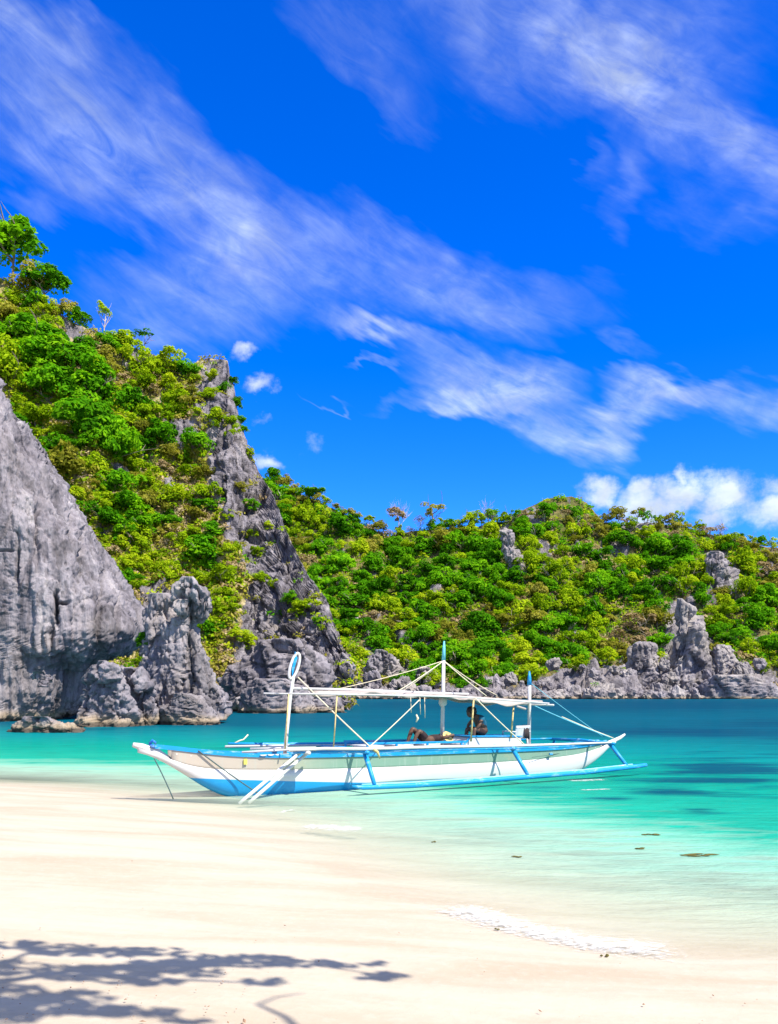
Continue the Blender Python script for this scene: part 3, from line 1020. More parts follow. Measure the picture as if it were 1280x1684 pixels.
# rocks and stacks between the cliff and the headland
rock_from_rows('sea_stack', [(948, 300, 318), (960, 288, 330), (985, 282, 346), (1002, 286, 352), (1012, 292, 334, 0.9), (1030, 266, 326, 1.0), (1060, 252, 340, 0.3), (1100, 240, 352), (1130, 238, 368), (1155, 235, 380), (1185, 230, 372)],
               66, 0.85, M['stack'], 'tall fluted grey stack with an overhanging pointed head', 'rock', 170, 170, 0.75, 1.5, 2.5, 0.25, seed=1)
rock_from_rows('sea_stack', [(975, 246, 278), (985, 238, 286), (1020, 232, 290), (1060, 236, 288), (1120, 232, 300), (1180, 232, 300)], 69, 0.9, M['stack'],
               'grey rock shoulder between the smooth cliff and the pointed stack', 'rock', 120, 130, 0.7, 1.5, 2.5, 0.3, seed=2)
rock_from_rows('boulder', [(1140, 288, 304), (1150, 276, 328), (1165, 262, 344), (1178, 252, 358), (1187, 250, 366), (1196, 252, 364)], 64, 0.8, M['stack'],
               'pale slanting slab at the foot of the pointed stack', 'rock', 60, 110, 0.35, 1.2, 2.4, 0.8, seed=3)
rock_from_rows('boulder', [(1086, 162, 176), (1098, 150, 194), (1120, 142, 205), (1150, 138, 212), (1180, 130, 220), (1204, 120, 220)], 61, 0.8, M['stack'],
               'broken pale rock beside the mouth of the sea cave', 'rock', 70, 110, 0.5, 1.2, 2.5, 0.6, seed=4)
rock_from_rows('boulder', [(1098, 204, 220), (1110, 196, 236), (1130, 192, 250), (1160, 186, 256), (1178, 184, 258), (1200, 186, 256)], 63, 0.8, M['stack'],
               'rounded grey rock under the green bush', 'rock', 70, 110, 0.45, 1.3, 2.5, 0.5, seed=5)
rock_from_rows('boulder', [(1178, 50, 80), (1188, 30, 112), (1200, 12, 140), (1214, 0, 145)], 52.5, 0.6, M['stack'],
               'low tan rock at the waterline below the cave', 'rock', 40, 100, 0.3, 1.0, 2.4, 0.8, seed=6)
rock_from_rows('boulder', [(1104, 52, 76), (1112, 46, 92), (1122, 56, 90), (1130, 60, 76)], 56, 0.6, M['stack'],
               'pale broken rock jutting out in the cave mouth', 'rock', 40, 80, 0.4, 1.0, 2.4, 0.8, seed=7)
rock_from_rows('boulder', [(1050, 448, 480), (1062, 430, 508), (1080, 404, 528), (1100, 380, 540), (1120, 366, 548), (1140, 360, 552), (1172, 362, 556)], 104, 0.7, M['stack'],
               'great slanting grey slab at the foot of the headland', 'rock', 80, 150, 0.9, 2.4, 2.5, 0.6, seed=8)
rock_from_rows('boulder', [(1116, 430, 470), (1126, 412, 500), (1140, 398, 512), (1158, 392, 518), (1176, 394, 520)], 97, 0.7, M['stack'],
               'blocky boulder with a dark notch left of it at the headland foot', 'rock', 50, 120, 0.5, 1.8, 3.0, 0.6, seed=9)
rock_from_rows('boulder', [(1138, 512, 540), (1150, 505, 560), (1162, 500, 568), (1172, 498, 572)], 100, 0.7, M['stack'],
               'low pale ledge at the tip of the headland', 'rock', 40, 110, 0.4, 1.6, 2.8, 0.8, seed=10)
# pinnacles on the far hillside
PIN = [([(984, 1114, 1122), (995, 1111, 1136), (1004, 1110, 1148), (1040, 1108, 1152), (1056, 1110, 1166), (1080, 1106, 1172), (1110, 1100, 1178), (1152, 1080, 1190)], 284, 'tall grey pinnacle rising from the far shore'),
       ([(868, 829, 833), (884, 825, 840), (905, 828, 846), (915, 832, 858), (930, 836, 860), (955, 842, 860), (968, 846, 858)], 374, 'narrow grey spire among the trees high on the far hill'),
       ([(906, 1168, 1184), (920, 1160, 1192), (950, 1160, 1212), (975, 1164, 1216), (1000, 1172, 1214)], 370, 'weathered crag below the ridge near the right end'),
       ([(1056, 1050, 1070), (1072, 1036, 1078), (1100, 1032, 1084), (1152, 1026, 1092)], 283, 'ribbed grey buttress left of the tall pinnacle'),
       ([(1060, 1178, 1192), (1080, 1172, 1208), (1110, 1168, 1216), (1152, 1164, 1224)], 286, 'pale buttress right of the tall pinnacle'),
       ([(1096, 690, 700), (1106, 684, 712), (1130, 680, 716), (1152, 678, 718)], 281, 'dark upright block on the shore behind the canopy'),
       ([(1068, 618, 630), (1080, 606, 650), (1100, 600, 664), (1150, 596, 676)], 288, 'scree and grey rocks below the dark trees')]
for i, (r, D, lab_) in enumerate(PIN):
    rock_from_rows('rock_outcrop', r, D, 0.7, M['far_rock'], lab_, 'rock', 110, 110, 1.9, 4.0, 2.4, 0.3, seed=20 + i, crease=1.2)
rock_from_rows('boulder', [(1110, 1180, 1230), (1118, 1160, 1262), (1130, 1148, 1290), (1142, 1144, 1300), (1154, 1142, 1300)], 268, 0.5, M['far_rock'],
               'long rounded grey slab on the shore at the right edge', 'rock', 50, 120, 1.2, 5, 2.4, 0.6, seed=40)

# boulders along the far shore: a few shapes copied at many sizes
def boulder_mesh(seed):
    r = np.random.default_rng(seed)
    nv, nu = 16, 26
    th = np.linspace(0.02, math.pi - 0.02, nv)[:, None]
    ph = np.linspace(0, 2 * math.pi, nu, endpoint=False)[None]
    G = np.stack([np.sin(th) * np.cos(ph), np.sin(th) * np.sin(ph), np.cos(th) + 0 * ph], -1)
    n = fbm(G * 1.3 + r.uniform(0, 50), 3) * 0.7 + ridged(G * 2.2 + r.uniform(0, 50), 3) * 0.16
    pl = np.round(perlin(G * 1.6 + r.uniform(0, 50)) * 3) / 3
    G = G * (0.85 + n + 0.25 * pl)[..., None]
    V = np.concatenate([G.reshape(-1, 3), G[0].mean(0)[None], G[-1].mean(0)[None]])
    Q = grid_faces(nv, nu, True)
    j = np.arange(nu)
    tri = np.concatenate([Q[:, [0, 2, 1]], Q[:, [0, 3, 2]], np.stack([j, (j + 1) % nu, np.full(nu, nv * nu)], -1), np.stack([(nv - 1) * nu + (j + 1) % nu, (nv - 1) * nu + j, np.full(nu, nv * nu + 1)], -1)])
    return mesh_np('boulder', V, tri, M['far_rock'], smooth=False)


bm_ = [boulder_mesh(s) for s in range(6)]
rb = random.Random(5)
x = 590
while x < 1150:
    rp = rb.uniform(5, 17)
    D = rb.uniform(262, 274)
    o = link(bpy.data.objects.new('boulder', rb.choice(bm_)))
    k = rp / F * D
    q = P(x, 1149, D)
    o.location = (q.x, D, k * 0.25)
    o.scale = (k * 1.15, k * rb.uniform(.8, 1.2), k * rb.uniform(.7, 1.35))
    o.rotation_euler = (rb.uniform(-.3, .3), rb.uniform(-.3, .3), rb.uniform(0, 6))
    zn = 'behind the boat canopy' if x < 760 else 'right of the boat canopy' if x < 960 else 'by the foot of the tall pinnacle'
    tag(o, 'grey limestone boulder on the far waterline ' + zn, 'rock', 'boulders on the far waterline ' + zn)
    x += rp * rb.uniform(0.6, 1.1)
for i in range(46):
    x = rb.uniform(590, 1280)
    yv = rb.uniform(1116 if x < 900 else 1092, 1140)
    p, rk = at('hill', x, yv) if False else (P(x, yv, 276 + (1149 - yv) * 0.12), 1)
    k = rb.uniform(4, 12) / F * p.y
    o = link(bpy.data.objects.new('boulder', rb.choice(bm_)))
    o.location = p
    o.scale = (k, k, k * rb.uniform(.8, 1.6))
    o.rotation_euler = (rb.uniform(-.4, .4), rb.uniform(-.4, .4), rb.uniform(0, 6))
    zn = 'behind the boat canopy' if x < 760 else 'right of the boat canopy' if x < 960 else 'left of the tall pinnacle' if x < 1095 else 'right of the tall pinnacle'
    tag(o, 'broken grey rock on the bank above the far waterline ' + zn, 'rock', 'rocks on the far bank ' + zn)


# ------------------------------------------------------------------ vegetation
def leaf_quads(C, Nrm, size, r, tint):
    n = len(C)
    Nrm = Nrm / (np.linalg.norm(Nrm, axis=1, keepdims=True) + 1e-9)
    a = r.normal(size=(n, 3))
    T = a - (a * Nrm).sum(1, keepdims=True) * Nrm
    T /= np.linalg.norm(T, axis=1, keepdims=True) + 1e-9
    B = np.cross(Nrm, T)
    s = (size * r.uniform(0.65, 1.35, n))[:, None] if np.ndim(size) == 0 else (size * r.uniform(0.65, 1.35, n))[:, None]
    V = np.stack([C + T * s, C + B * s * 0.55 - Nrm * s * 0.18, C - T * s * 0.9, C - B * s * 0.55 - Nrm * s * 0.18], 1).reshape(-1, 3)
    Q = np.arange(4 * n).reshape(n, 4)
    return V, Q, tint


def crown_arrays(seed, nl=14, flat=0.62, per=110, leaf=0.085, spread=0.62, lobe=(0.26, 0.42)):
    r = np.random.default_rng(seed)
    Cs, Ns, Ts = [], [], []
    for k in range(nl):
        dct = r.normal(size=3)
        dct /= np.linalg.norm(dct)
        dct[2] = abs(dct[2]) if r.random() < 0.5 else dct[2]
        c = dct * np.array([spread, spread, spread * flat]) * r.uniform(0.35, 1.30)
        R = r.uniform(*lobe)
        dv = r.normal(size=(per, 3))
        dv /= np.linalg.norm(dv, axis=1, keepdims=True)
        low = dv[:, 2] < -0.55
        dv[low, 2] *= -1
        rad = R * r.uniform(0.72, 1.08, per)
        pos = c + dv * rad[:, None] * np.array([1.08, 1.08, 0.88])
        Cs.append(pos)
        Ns.append(dv + np.array([0, 0, 0.45]) + r.normal(size=(per, 3)) * 0.45)
        Ts.append(np.clip(r.uniform(0, 1) * 0.55 + r.uniform(0, 0.45, per), 0, 1))
    return leaf_quads(np.concatenate(Cs), np.concatenate(Ns), leaf, r, np.concatenate(Ts))


def crown_mesh(seed, mat, **kw):
    V, Q, T = crown_arrays(seed, **kw)
    return mesh_np('crown', V, Q, mat, smooth=False, attrs={'tint': ('FACE', T)})


def trunk_mesh(seed, mat, height=1.1, bare=False, rad=0.055):
    r = random.Random(seed)
    b = MB()
    p, dv, pts = Vector((0, 0, -height)), Vector((r.uniform(-.15, .15), r.uniform(-.15, .15), 1)), []
    for k in range(5):
        pts.append(p.copy())
        p += dv.normalized() * height / 4.4
        dv += Vector((r.uniform(-.25, .25), r.uniform(-.25, .25), 0))
    b.tube(pts, [rad, rad * .8, rad * .7, rad * .6, rad * .45], 6)

    def limb(a, dr, ln, rr, lev):
        q = [a]
        for _ in range(3):
            a = a + dr.normalized() * ln / 3
            q.append(a.copy())
            dr = dr.normalized() + Vector((r.uniform(-.3, .3), r.uniform(-.3, .3), r.uniform(-.1, .25)))
        b.tube(q, [rr, rr * .75, rr * .55, rr * .3], 4, cap=False)
        if lev > 0:
            for _ in range(4 if bare else 2):
                limb(q[r.choice((1, 2, 3))], dr + Vector((r.uniform(-1, 1), r.uniform(-1, 1), r.uniform(-.2, .7))), ln * .6, rr * .55, lev - 1)
    for k in range(7 if bare else 5):
        a = r.uniform(0, 6.28)
        limb(pts[r.choice((2, 3, 4))], Vector((math.cos(a), math.sin(a), r.uniform(.3, 1.0))), r.uniform(.55, .95), rad * .5, 2 if bare else 1)
    me = bpy.data.meshes.new('trunk')
    me.from_pydata([tuple(v) for v in b.v], [], b.f)
    me.materials.append(mat)
    me.polygons.foreach_set('use_smooth', [True] * len(b.f))
    return me


KINDS = {'green': ('leaf_green', dict(nl=26, per=90, lobe=(.16, .40))), 'lime': ('leaf_lime', dict(nl=24, per=80, leaf=.08, lobe=(.15, .36))), 'olive': ('leaf_olive', dict(nl=22, per=75, leaf=.075, lobe=(.15, .36))), 'dry': ('leaf_dry', dict(nl=12, per=45, leaf=.06))}
CROWNS = {k: [crown_mesh(100 + 10 * i + j, M[m_], flat=[.85, 1.05, .7, .95, .6, 1.2][j], spread=[.62, .7, .74, .58, .8, .55][j], **kw) for j in range(6)] for i, (k, (m_, kw)) in enumerate(KINDS.items())}
SPARSE = {k: [crown_mesh(300 + 10 * i + j, M[KINDS[k][0]], nl=9, per=60, leaf=.085, flat=.6, spread=.7, lobe=(.16, .28)) for j in range(2)] for i, k in enumerate(KINDS)}
TRUNKS = [trunk_mesh(s, M['bark']) for s in range(3)]
PALE = [trunk_mesh(20 + s, M['pale_bark']) for s in range(2)]
BARE = [trunk_mesh(40 + s, M['pale_bark'], 1.0, True, .04) for s in range(3)]
rt = random.Random(21)


def tree(name, base, r, kind, label, group=None, sparse=False, tall=1.0, pale=False, flat=1.0, trunk=None):
    root = empty(name, base, rt.uniform(0, 6.28))
    tag(root, label, 'tree', group)
    h = r * tall
    tm = link(bpy.data.objects.new('trunk', trunk or rt.choice(PALE if pale else TRUNKS)), root)
    tm.scale = (r, r, h)
    tm.location = (0, 0, h * 1.0)
    if kind:
        cm = link(bpy.data.objects.new('crown', rt.choice((SPARSE if sparse else CROWNS)[kind])), root)
        cm.scale = (r * rt.uniform(.85, 1.2), r * rt.uniform(.85, 1.2), r * rt.uniform(.75, 1.15) * flat)
        cm.rotation_euler = (rt.uniform(-.25, .25), rt.uniform(-.25, .25), rt.uniform(0, 6.28))
        cm.location = (0, 0, h * 1.05)
    return root


def plant_on(sheet_name, name, px, py, rpx, kind, label, group=None, tall=1.0, **kw):
    """put a tree so that its crown shows at the given place on the slope"""
    p, rk = at(sheet_name, px, py + rpx * 0.55 * tall)
    r = rpx / F * p.y
    p.z -= 0.35 * r
    return tree(name, p, r, kind, label, group, tall=tall, **kw)


FARL = {'green': 'deep green leafy tree on the wooded hillside across the bay', 'lime': 'bright yellow-green tree on the wooded hillside across the bay',
        'olive': 'olive brown tree on the wooded hillside across the bay', 'dry': 'dry tan leafless-looking tree on the wooded hillside across the bay'}
HEADL = {'green': 'deep green leafy tree on the steep headland slope', 'lime': 'bright yellow-green tree on the steep headland slope',
         'olive': 'olive brown tree on the steep headland slope', 'dry': 'dry tan tree on the steep headland slope'}
taken = []
WORDS = {'green': 'deep green leafy', 'lime': 'bright yellow-green', 'olive': 'olive brown', 'dry': 'dry tan'}


def far_zone(px, py):
    top = float(np.interp(px, *zip(*FAR_TOP)))
    f_ = (py - top) / (1149 - top)
    v_ = 'near the ridge of the far hill' if f_ < .3 else 'halfway up the far hill' if f_ < .62 else 'low on the far hill'
    h_ = 'beside the headland edge' if px < 600 else 'below the skyline dip' if px < 760 else 'below the distant knoll' if px < 960 else 'left of the tall pinnacle' if px < 1095 else 'right of the tall pinnacle'
    return v_ + ' ' + h_


def head_zone(px, py):
    v_ = 'high on the headland' if py < 640 else 'midway up the headland' if py < 860 else 'low on the headland'
    h_ = 'above the smooth cliff' if px < 150 else 'above the pointed stack' if px < 320 else 'near its bare rock edge'
    return v_ + ' ' + h_


def lab(kind, r, zone):
    n_ = kind_name(kind, r).split('_')[-1]
    z_ = zone
    return WORDS[kind] + ' ' + n_ + ' ' + z_, WORDS[kind] + ' ' + n_ + 's ' + z_



def kind_name(k, r):
    return 'bare_tree' if k == 'dry' else 'shrub' if r < 17 else 'broadleaf_tree'  # small trees, named apart by crown size



def free(px, py, r):
    for a, b, c in taken:
        if (a - px) ** 2 + ((b - py) * 1.25) ** 2 < (0.41 * (r + c)) ** 2:
            return False
    taken.append((px, py, r))
    return True


def visible_rock(px, py, rocks):
    a, b = np.array([float(px)]), np.array([float(py)])
    return max(float(poly_sd(a, b, q)[0]) for q in rocks)


# single trees that stand out
plant_on('headland', 'broadleaf_tree', 30, 405, 58, 'green', 'tall dark tree at the top left corner of the headland skyline', tall=1.5)
plant_on('headland', 'broadleaf_tree', 84, 462, 38, 'green', 'dark tree leaning from the skyline beside the tall dark tree', tall=1.2)
plant_on('headland', 'broadleaf_tree', 180, 503, 21, 'lime', 'small lone tree with a thin trunk on the headland skyline', tall=2.2, sparse=True, pale=True)
plant_on('headland', 'broadleaf_tree', 247, 540, 22, 'green', 'wispy flat-topped tree on the headland skyline right of the lone tree', tall=1.6, sparse=True, flat=.45)
plant_on('headland', 'broadleaf_tree', 128, 512, 22, 'green', 'round dark bush between the leaning tree and the lone tree', tall=.8)
plant_on('hill', 'bare_tree', 655, 852, 24, 'dry', 'bare branching tree in the dip of the far skyline', tall=1.6, sparse=True, trunk=BARE[0])
plant_on('hill', 'bare_tree', 800, 836, 22, None, 'leafless tree on the far skyline left of the knoll', tall=1.3, trunk=BARE[1])
plant_on('hill', 'broadleaf_tree', 712, 842, 26, 'olive', 'thin-crowned yellowish tree rising over the middle of the far skyline', tall=1.5, sparse=True)
plant_on('hill', 'broadleaf_tree', 450, 782, 18, 'green', 'dark tree on the far skyline touching the headland edge', tall=1.1)
plant_on('hill', 'broadleaf_tree', 522, 808, 17, 'green', 'dark spreading tree on the far skyline left of the dip', tall=1.2, flat=.6)
plant_on('hill', 'broadleaf_tree', 825, 1030, 34, 'olive', 'flat-topped yellowish tree above the canopy of the boat', flat=.5, tall=1.0)
for a, b, c in ((655, 852, 24), (800, 836, 22), (712, 842, 26), (450, 782, 18), (522, 808, 17), (825, 1030, 34)):
    taken.append((a, b, c))
# bigger ones on the far hill
for px, py, r, k in [(560, 870, 30, 'green'), (500, 850, 26, 'lime'), (610, 900, 26, 'olive'), (760, 900, 30, 'green'), (700, 900, 26, 'green'), (560, 930, 32, 'green'), (530, 900, 26, 'green'), (640, 950, 28, 'lime'), (580, 990, 32, 'green'),
                     (690, 1010, 34, 'green'), (640, 1000, 30, 'lime'), (730, 960, 34, 'green'), (820, 990, 32, 'green'), (800, 920, 28, 'green'), (900, 1000, 26, 'lime'), (940, 1050, 30, 'lime'), (850, 1070, 30, 'lime'),
                     (620, 1060, 30, 'green'), (590, 1030, 28, 'green'), (760, 1060, 30, 'olive'), (800, 1095, 24, 'lime'), (880, 1090, 20, 'lime'), (1020, 975, 30, 'green'), (1080, 905, 34, 'green'), (1120, 910, 30, 'green'),
                     (1040, 930, 28, 'lime'), (960, 880, 20, 'lime'), (1255, 985, 34, 'green'), (1180, 1025, 28, 'lime'), (1240, 1030, 26, 'green'), (780, 1015, 26, 'olive'), (720, 1050, 26, 'olive'), (970, 950, 26, 'olive')]:
    if free(px, py, r):
        plant_on('hill', kind_name(k, r), px, py, r, k, *lab(k, r, far_zone(px, py)), tall=.6)
n_far = 0
for px in range(470, 1300, 17):           # the uneven line of treetops on the skyline
    top = float(np.interp(px, *zip(*FAR_TOP)))
    r = rt.uniform(9, 19)
    py = top - rt.uniform(0, 12)
    k = rt.choice(('green', 'green', 'lime', 'lime', 'olive', 'olive', 'dry'))
    taken.append((px, py, r))
    plant_on('hill', kind_name(k, r), px, py, r, k, *lab(k, r, far_zone(px, py)), tall=rt.uniform(.7, 1.7), sparse=rt.random() < .35, pale=rt.random() < .4)
GR = {'green': 'deep green trees on the far hillside', 'lime': 'yellow-green trees on the far hillside', 'olive': 'olive trees on the far hillside', 'dry': 'dry trees on the far hillside'}
for _ in range(9000):
    px = rt.uniform(440, 1310)
    top = float(np.interp(px, *zip(*FAR_TOP)))
    py = rt.uniform(top - 6, 1134)
    r = rt.uniform(15, 36) * (0.75 + 0.25 * (py - top) / (1149 - top))
    if py < top + 20:
        r = min(r, 15)
    xh = float(np.interp(py, [600, 740, 810, 890, 985, 1060, 1168], [370, 405, 440, 465, 530, 558, 572]))
    if px < xh - 5 or visible_rock(px, py, SHORE_ROCK) > -r * 0.2:
        continue
    nz = float(fbm(np.array([[px / 130, py / 110, 4.0]]), 3)[0])
    right = (px - 640) / 640
    u = 0.25 + 0.5 * rt.random() + nz * 1.5 - 0.16 * right
    k = 'green' if u > 0.50 else 'lime' if u > 0.22 else 'olive' if u > 0.04 else 'dry'
    if not free(px, py, r):
        continue
    plant_on('hill', kind_name(k, r), px, py, r, k, *lab(k, r, far_zone(px, py)), tall=rt.uniform(.6, .95), pale=rt.random() < .4, sparse=k == 'dry')
    n_far += 1
    if n_far >= 330:
        break
# the headland
GH = {'green': 'deep green trees on the headland', 'lime': 'yellow-green trees on the headland', 'olive': 'olive trees on the headland', 'dry': 'dry trees on the headland'}
n_head = 0
for px, py, r, k in [(50, 560, 50, 'green'), (110, 590, 46, 'green'), (20, 620, 44, 'lime'), (85, 640, 44, 'green'), (150, 640, 44, 'green'), (140, 700, 48, 'green'), (60, 690, 36, 'lime'), (185, 740, 44, 'green'), (110, 775, 58, 'olive'),
                     (190, 795, 38, 'green'), (215, 838, 30, 'green'), (165, 850, 30, 'green'), (150, 770, 30, 'lime'), (50, 470, 40, 'olive'), (110, 500, 24, 'olive'), (230, 600, 34, 'lime'), (275, 600, 30, 'lime'), (305, 612, 22, 'green'),
                     (215, 660, 34, 'green'), (250, 680, 30, 'lime'), (265, 720, 30, 'green'), (320, 730, 28, 'green'), (355, 690, 22, 'lime'), (385, 715, 16, 'lime'), (345, 650, 20, 'lime'), (290, 660, 24, 'lime'), (340, 775, 24, 'olive'),
                     (225, 890, 30, 'lime'), (255, 915, 26, 'lime'), (335, 915, 36, 'green'), (295, 890, 24, 'lime'), (365, 950, 26, 'lime'), (280, 945, 24, 'lime'), (350, 1040, 24, 'green'), (400, 1048, 22, 'lime'), (380, 1000, 16, 'lime'),
                     (200, 560, 26, 'lime'), (165, 590, 24, 'olive'), (395, 660, 13, 'green'), (400, 690, 12, 'green'), (500, 1000, 20, 'lime'), (480, 985, 14, 'green'), (210, 930, 22, 'lime'), (300, 820, 24, 'lime'), (320, 850, 22, 'olive'),
                     (255, 830, 26, 'olive'), (280, 770, 22, 'dry'), (330, 985, 16, 'lime'), (410, 880, 14, 'lime'), (375, 850, 12, 'lime'), (430, 950, 14, 'lime'), (10, 520, 36, 'olive'), (30, 740, 40, 'lime'), (410, 745, 12, 'lime'), (440, 862, 10, 'lime'), (392, 800, 15, 'olive'), (425, 905, 14, 'lime'), (455, 962, 13, 'lime'), (522, 1022, 11, 'green'), (378, 692, 16, 'lime'), (368, 640, 13, 'green'),
                     (414, 832, 13, 'green'), (350, 618, 12, 'lime'), (386, 625, 9, 'green'), (408, 700, 10, 'green'), (470, 1030, 12, 'olive')]:
    r *= 1.15
    taken.append((px, py, r))
    plant_on('headland', kind_name(k, r), px, py, r, k, *lab(k, r, head_zone(px, py)), tall=rt.uniform(.5, .8), sparse=k == 'dry')
for _ in range(5000):
    px, py = rt.uniform(0, 520), rt.uniform(480, 1090)
    top = float(np.interp(px, *zip(*HEAD_TOP)))
    cl = float(np.interp(px, [0, 34, 60, 102, 152, 190, 232, 260, 430], [650, 690, 735, 800, 885, 950, 960, 1000, 1090]))
    if py < top + 6 or py > cl + 10 or visible_rock(px, py, HEAD_ROCK) > -6:
        continue
    r = rt.uniform(11, 30)
    nz = float(fbm(np.array([[px / 70, py / 60, 14.0]]), 3)[0])
    u = 0.2 + 0.6 * rt.random() + nz * 1.3
    k = 'green' if u > 0.66 else 'lime' if u > 0.26 else 'olive' if u > 0.05 else 'dry'
    if not free(px, py, r):
        continue
    plant_on('headland', kind_name(k, r), px, py, r, k, *lab(k, r, head_zone(px, py)), tall=rt.uniform(.45, .8), sparse=k in ('dry',))
    n_head += 1
    if n_head >= 150:
        break
# bushes on the rocks
for nm, px, py, r, k, lab_ in [('sea_stack' + 'grey rock shoulder between the smooth cliff and the pointed stack', 236, 1052, 20, 'green', 'bright green bush growing from the cleft between cliff and stack'),
                              ('sea_stack' + 'grey rock shoulder between the smooth cliff and the pointed stack', 222, 1082, 14, 'lime', 'small yellow-green bush low in the cleft beside the cliff'),
                              ('cliff' + 'huge smooth grey cliff with a dark sea cave under its overhang', 30, 690, 18, 'green', 'green bush on the top edge of the smooth cliff'),
                              ('boulder' + 'great slanting grey slab at the foot of the headland', 460, 1124, 7, 'green', 'tiny green tuft on the slab behind the white loop')]:
    plant_on(nm, 'bush', px, py, r, k, lab_, tall=.6)


def undergrowth(name, sheet_name, n_clump, leaf_per, rad, leaf, seed, rocklim, label, mats):
    r = np.random.default_rng(seed)
    s = SHEETS[sheet_name]
    nz = fbm(s['p'] / (rad * 9), 3)
    wgt = np.clip(1.05 - s['rock'] / rocklim, 0.03, 1) * (s['x'] > -120) * (s['x'] < 1400)
    idx = r.choice(len(s['p']), n_clump, p=wgt / wgt.sum())
    Vs, Qs, Ts, Ms = [], [], [], []
    C0 = s['p'][idx]
    R = rad * r.uniform(0.5, 1.4, n_clump)
    kind = np.clip(((nz[idx] + r.normal(size=n_clump) * 0.28) * 2.2 + 1.75), 0, 3.99).astype(int)
    dv = r.normal(size=(n_clump, leaf_per, 3))
    dv /= np.linalg.norm(dv, axis=2, keepdims=True)
    dv[..., 2] = np.abs(dv[..., 2])
    pos = C0[:, None] + dv * (R[:, None, None] * r.uniform(0.45, 1.05, (n_clump, leaf_per, 1))) * np.array([1, 1, .8])
    nm = dv + np.array([0, 0, .3]) + r.normal(size=dv.shape) * .5
    tint = np.clip(r.uniform(0, .6, (n_clump, 1)) + r.uniform(0, .4, (n_clump, leaf_per)), 0, 1)
    V, Q, T = leaf_quads(pos.reshape(-1, 3), nm.reshape(-1, 3), np.repeat(R * leaf, leaf_per), r, tint.ravel())
    me = mesh_np(name, V, Q, [M[k] for k in mats], smooth=False, attrs={'tint': ('FACE', T)})
    me.polygons.foreach_set('material_index', np.repeat(kind, leaf_per).astype(np.int32))
    tag(link(bpy.data.objects.new(name, me)), label, kind='stuff')


MIXED = ['leaf_dry', 'leaf_olive', 'leaf_lime', 'leaf_green']
undergrowth('undergrowth', 'headland', 6500, 24, 1.1, 0.24, 1, 0.75, 'mixed dry and green scrub covering the headland slope', MIXED)
undergrowth('undergrowth', 'knoll', 900, 22, 3.0, 0.26, 3, 0.7, 'green scrub on the knoll behind the ridge', ['leaf_olive', 'leaf_green', 'leaf_lime', 'leaf_green'])
undergrowth('undergrowth', 'hill', 7000, 22, 2.2, 0.24, 2, 0.6, 'mixed dry and green scrub covering the far hillside', ['leaf_dry', 'leaf_lime', 'leaf_green', 'leaf_green'])

# the tree over the camera whose branches shade the sand
def on_sand(px, py):
    z = 0.6
    for _ in range(7):
        q = P(px, py, F * (HC - z) / (py - HOR))
        z = gz(q.x, q.y)
    return q


shade_tree = empty('beach_tree', (-6.2, -3.6, gz(-6.2, -3.6)))
tag(shade_tree, 'leafy beach tree reaching over the sand, known by the shadow of its branches', 'tree')
inv = Matrix.Translation(-shade_tree.location)


def up_from(px, py, h):
    q = on_sand(px, py)
    return inv @ (q + SUN * (h / SUN.z))


H0 = 7.2
b = MB()
main = [(-260, 1700), (-80, 1630), (90, 1600), (240, 1585), (400, 1590), (520, 1588), (640, 1604)]
mp = [up_from(*p, H0) for p in main]
trunk_pts = [Vector((0, 0, -0.3)), Vector((0.1, .1, 2.5)), Vector((.5, .2, 5)), mp[0]]
b.tube(trunk_pts, [.22, .19, .15, .09], 10)
b.tube(mp, [.09, .06, .045, .035, .026, .018, .008], 8)
for tw in ([(-80, 1630), (40, 1570), (130, 1560), (260, 1566)], [(90, 1600), (180, 1618), (300, 1612), (450, 1618)], [(-260, 1700), (-40, 1670), (120, 1668), (270, 1665)], [(520, 1720), (470, 1672), (425, 1652), (455, 1640), (500, 1634)]):
    b.tube([up_from(*p, H0 - .1) for p in tw], [.035, .028, .022, .012, .006][:len(tw)], 6)
b.build('trunk', M['bark'], shade_tree)
r = np.random.default_rng(77)
Cs = []
for (px, py, rx, ry, n) in [(30, 1556, 60, 9, 60), (110, 1562, 70, 10, 80), (190, 1566, 60, 8, 60), (260, 1566, 50, 7, 40), (20, 1590, 60, 12, 60), (120, 1600, 70, 13, 100), (200, 1598, 70, 12, 110), (270, 1590, 70, 12, 110), (340, 1580, 60, 10, 90),
                            (420, 1580, 60, 10, 80), (500, 1584, 60, 7, 50), (560, 1588, 30, 4, 16), (340, 1602, 30, 8, 30), (440, 1614, 40, 6, 30), (240, 1614, 60, 7, 40), (20, 1640, 70, 20, 110), (80, 1655, 70, 16, 90), (10, 1670, 60, 14, 60),
                            (170, 1662, 60, 10, 60), (240, 1664, 50, 8, 40), (130, 1640, 60, 10, 40), (615, 1584, 20, 4, 14), (630, 1606, 40, 7, 46), (-60, 1600, 80, 40, 200), (-80, 1660, 90, 40, 200), (310, 1678, 40, 5, 14)]:
    for _ in range(int(n * .95)):
        a, rr = r.uniform(0, 6.28), math.sqrt(r.uniform(0, 1))
        q = up_from(px + rx * rr * math.cos(a), py + ry * rr * math.sin(a), H0 + r.uniform(-.35, .35))
        Cs.append(q)
Cs = np.array([tuple(c) for c in Cs])
V, Q, T = leaf_quads(Cs, np.array(SUN)[None] + r.normal(size=Cs.shape) * .35, 0.066, r, r.uniform(0, 1, len(Cs)))
link(bpy.data.objects.new('crown', mesh_np('crown', V, Q, M['leaf_green'], False, {'tint': ('FACE', T)})), shade_tree)

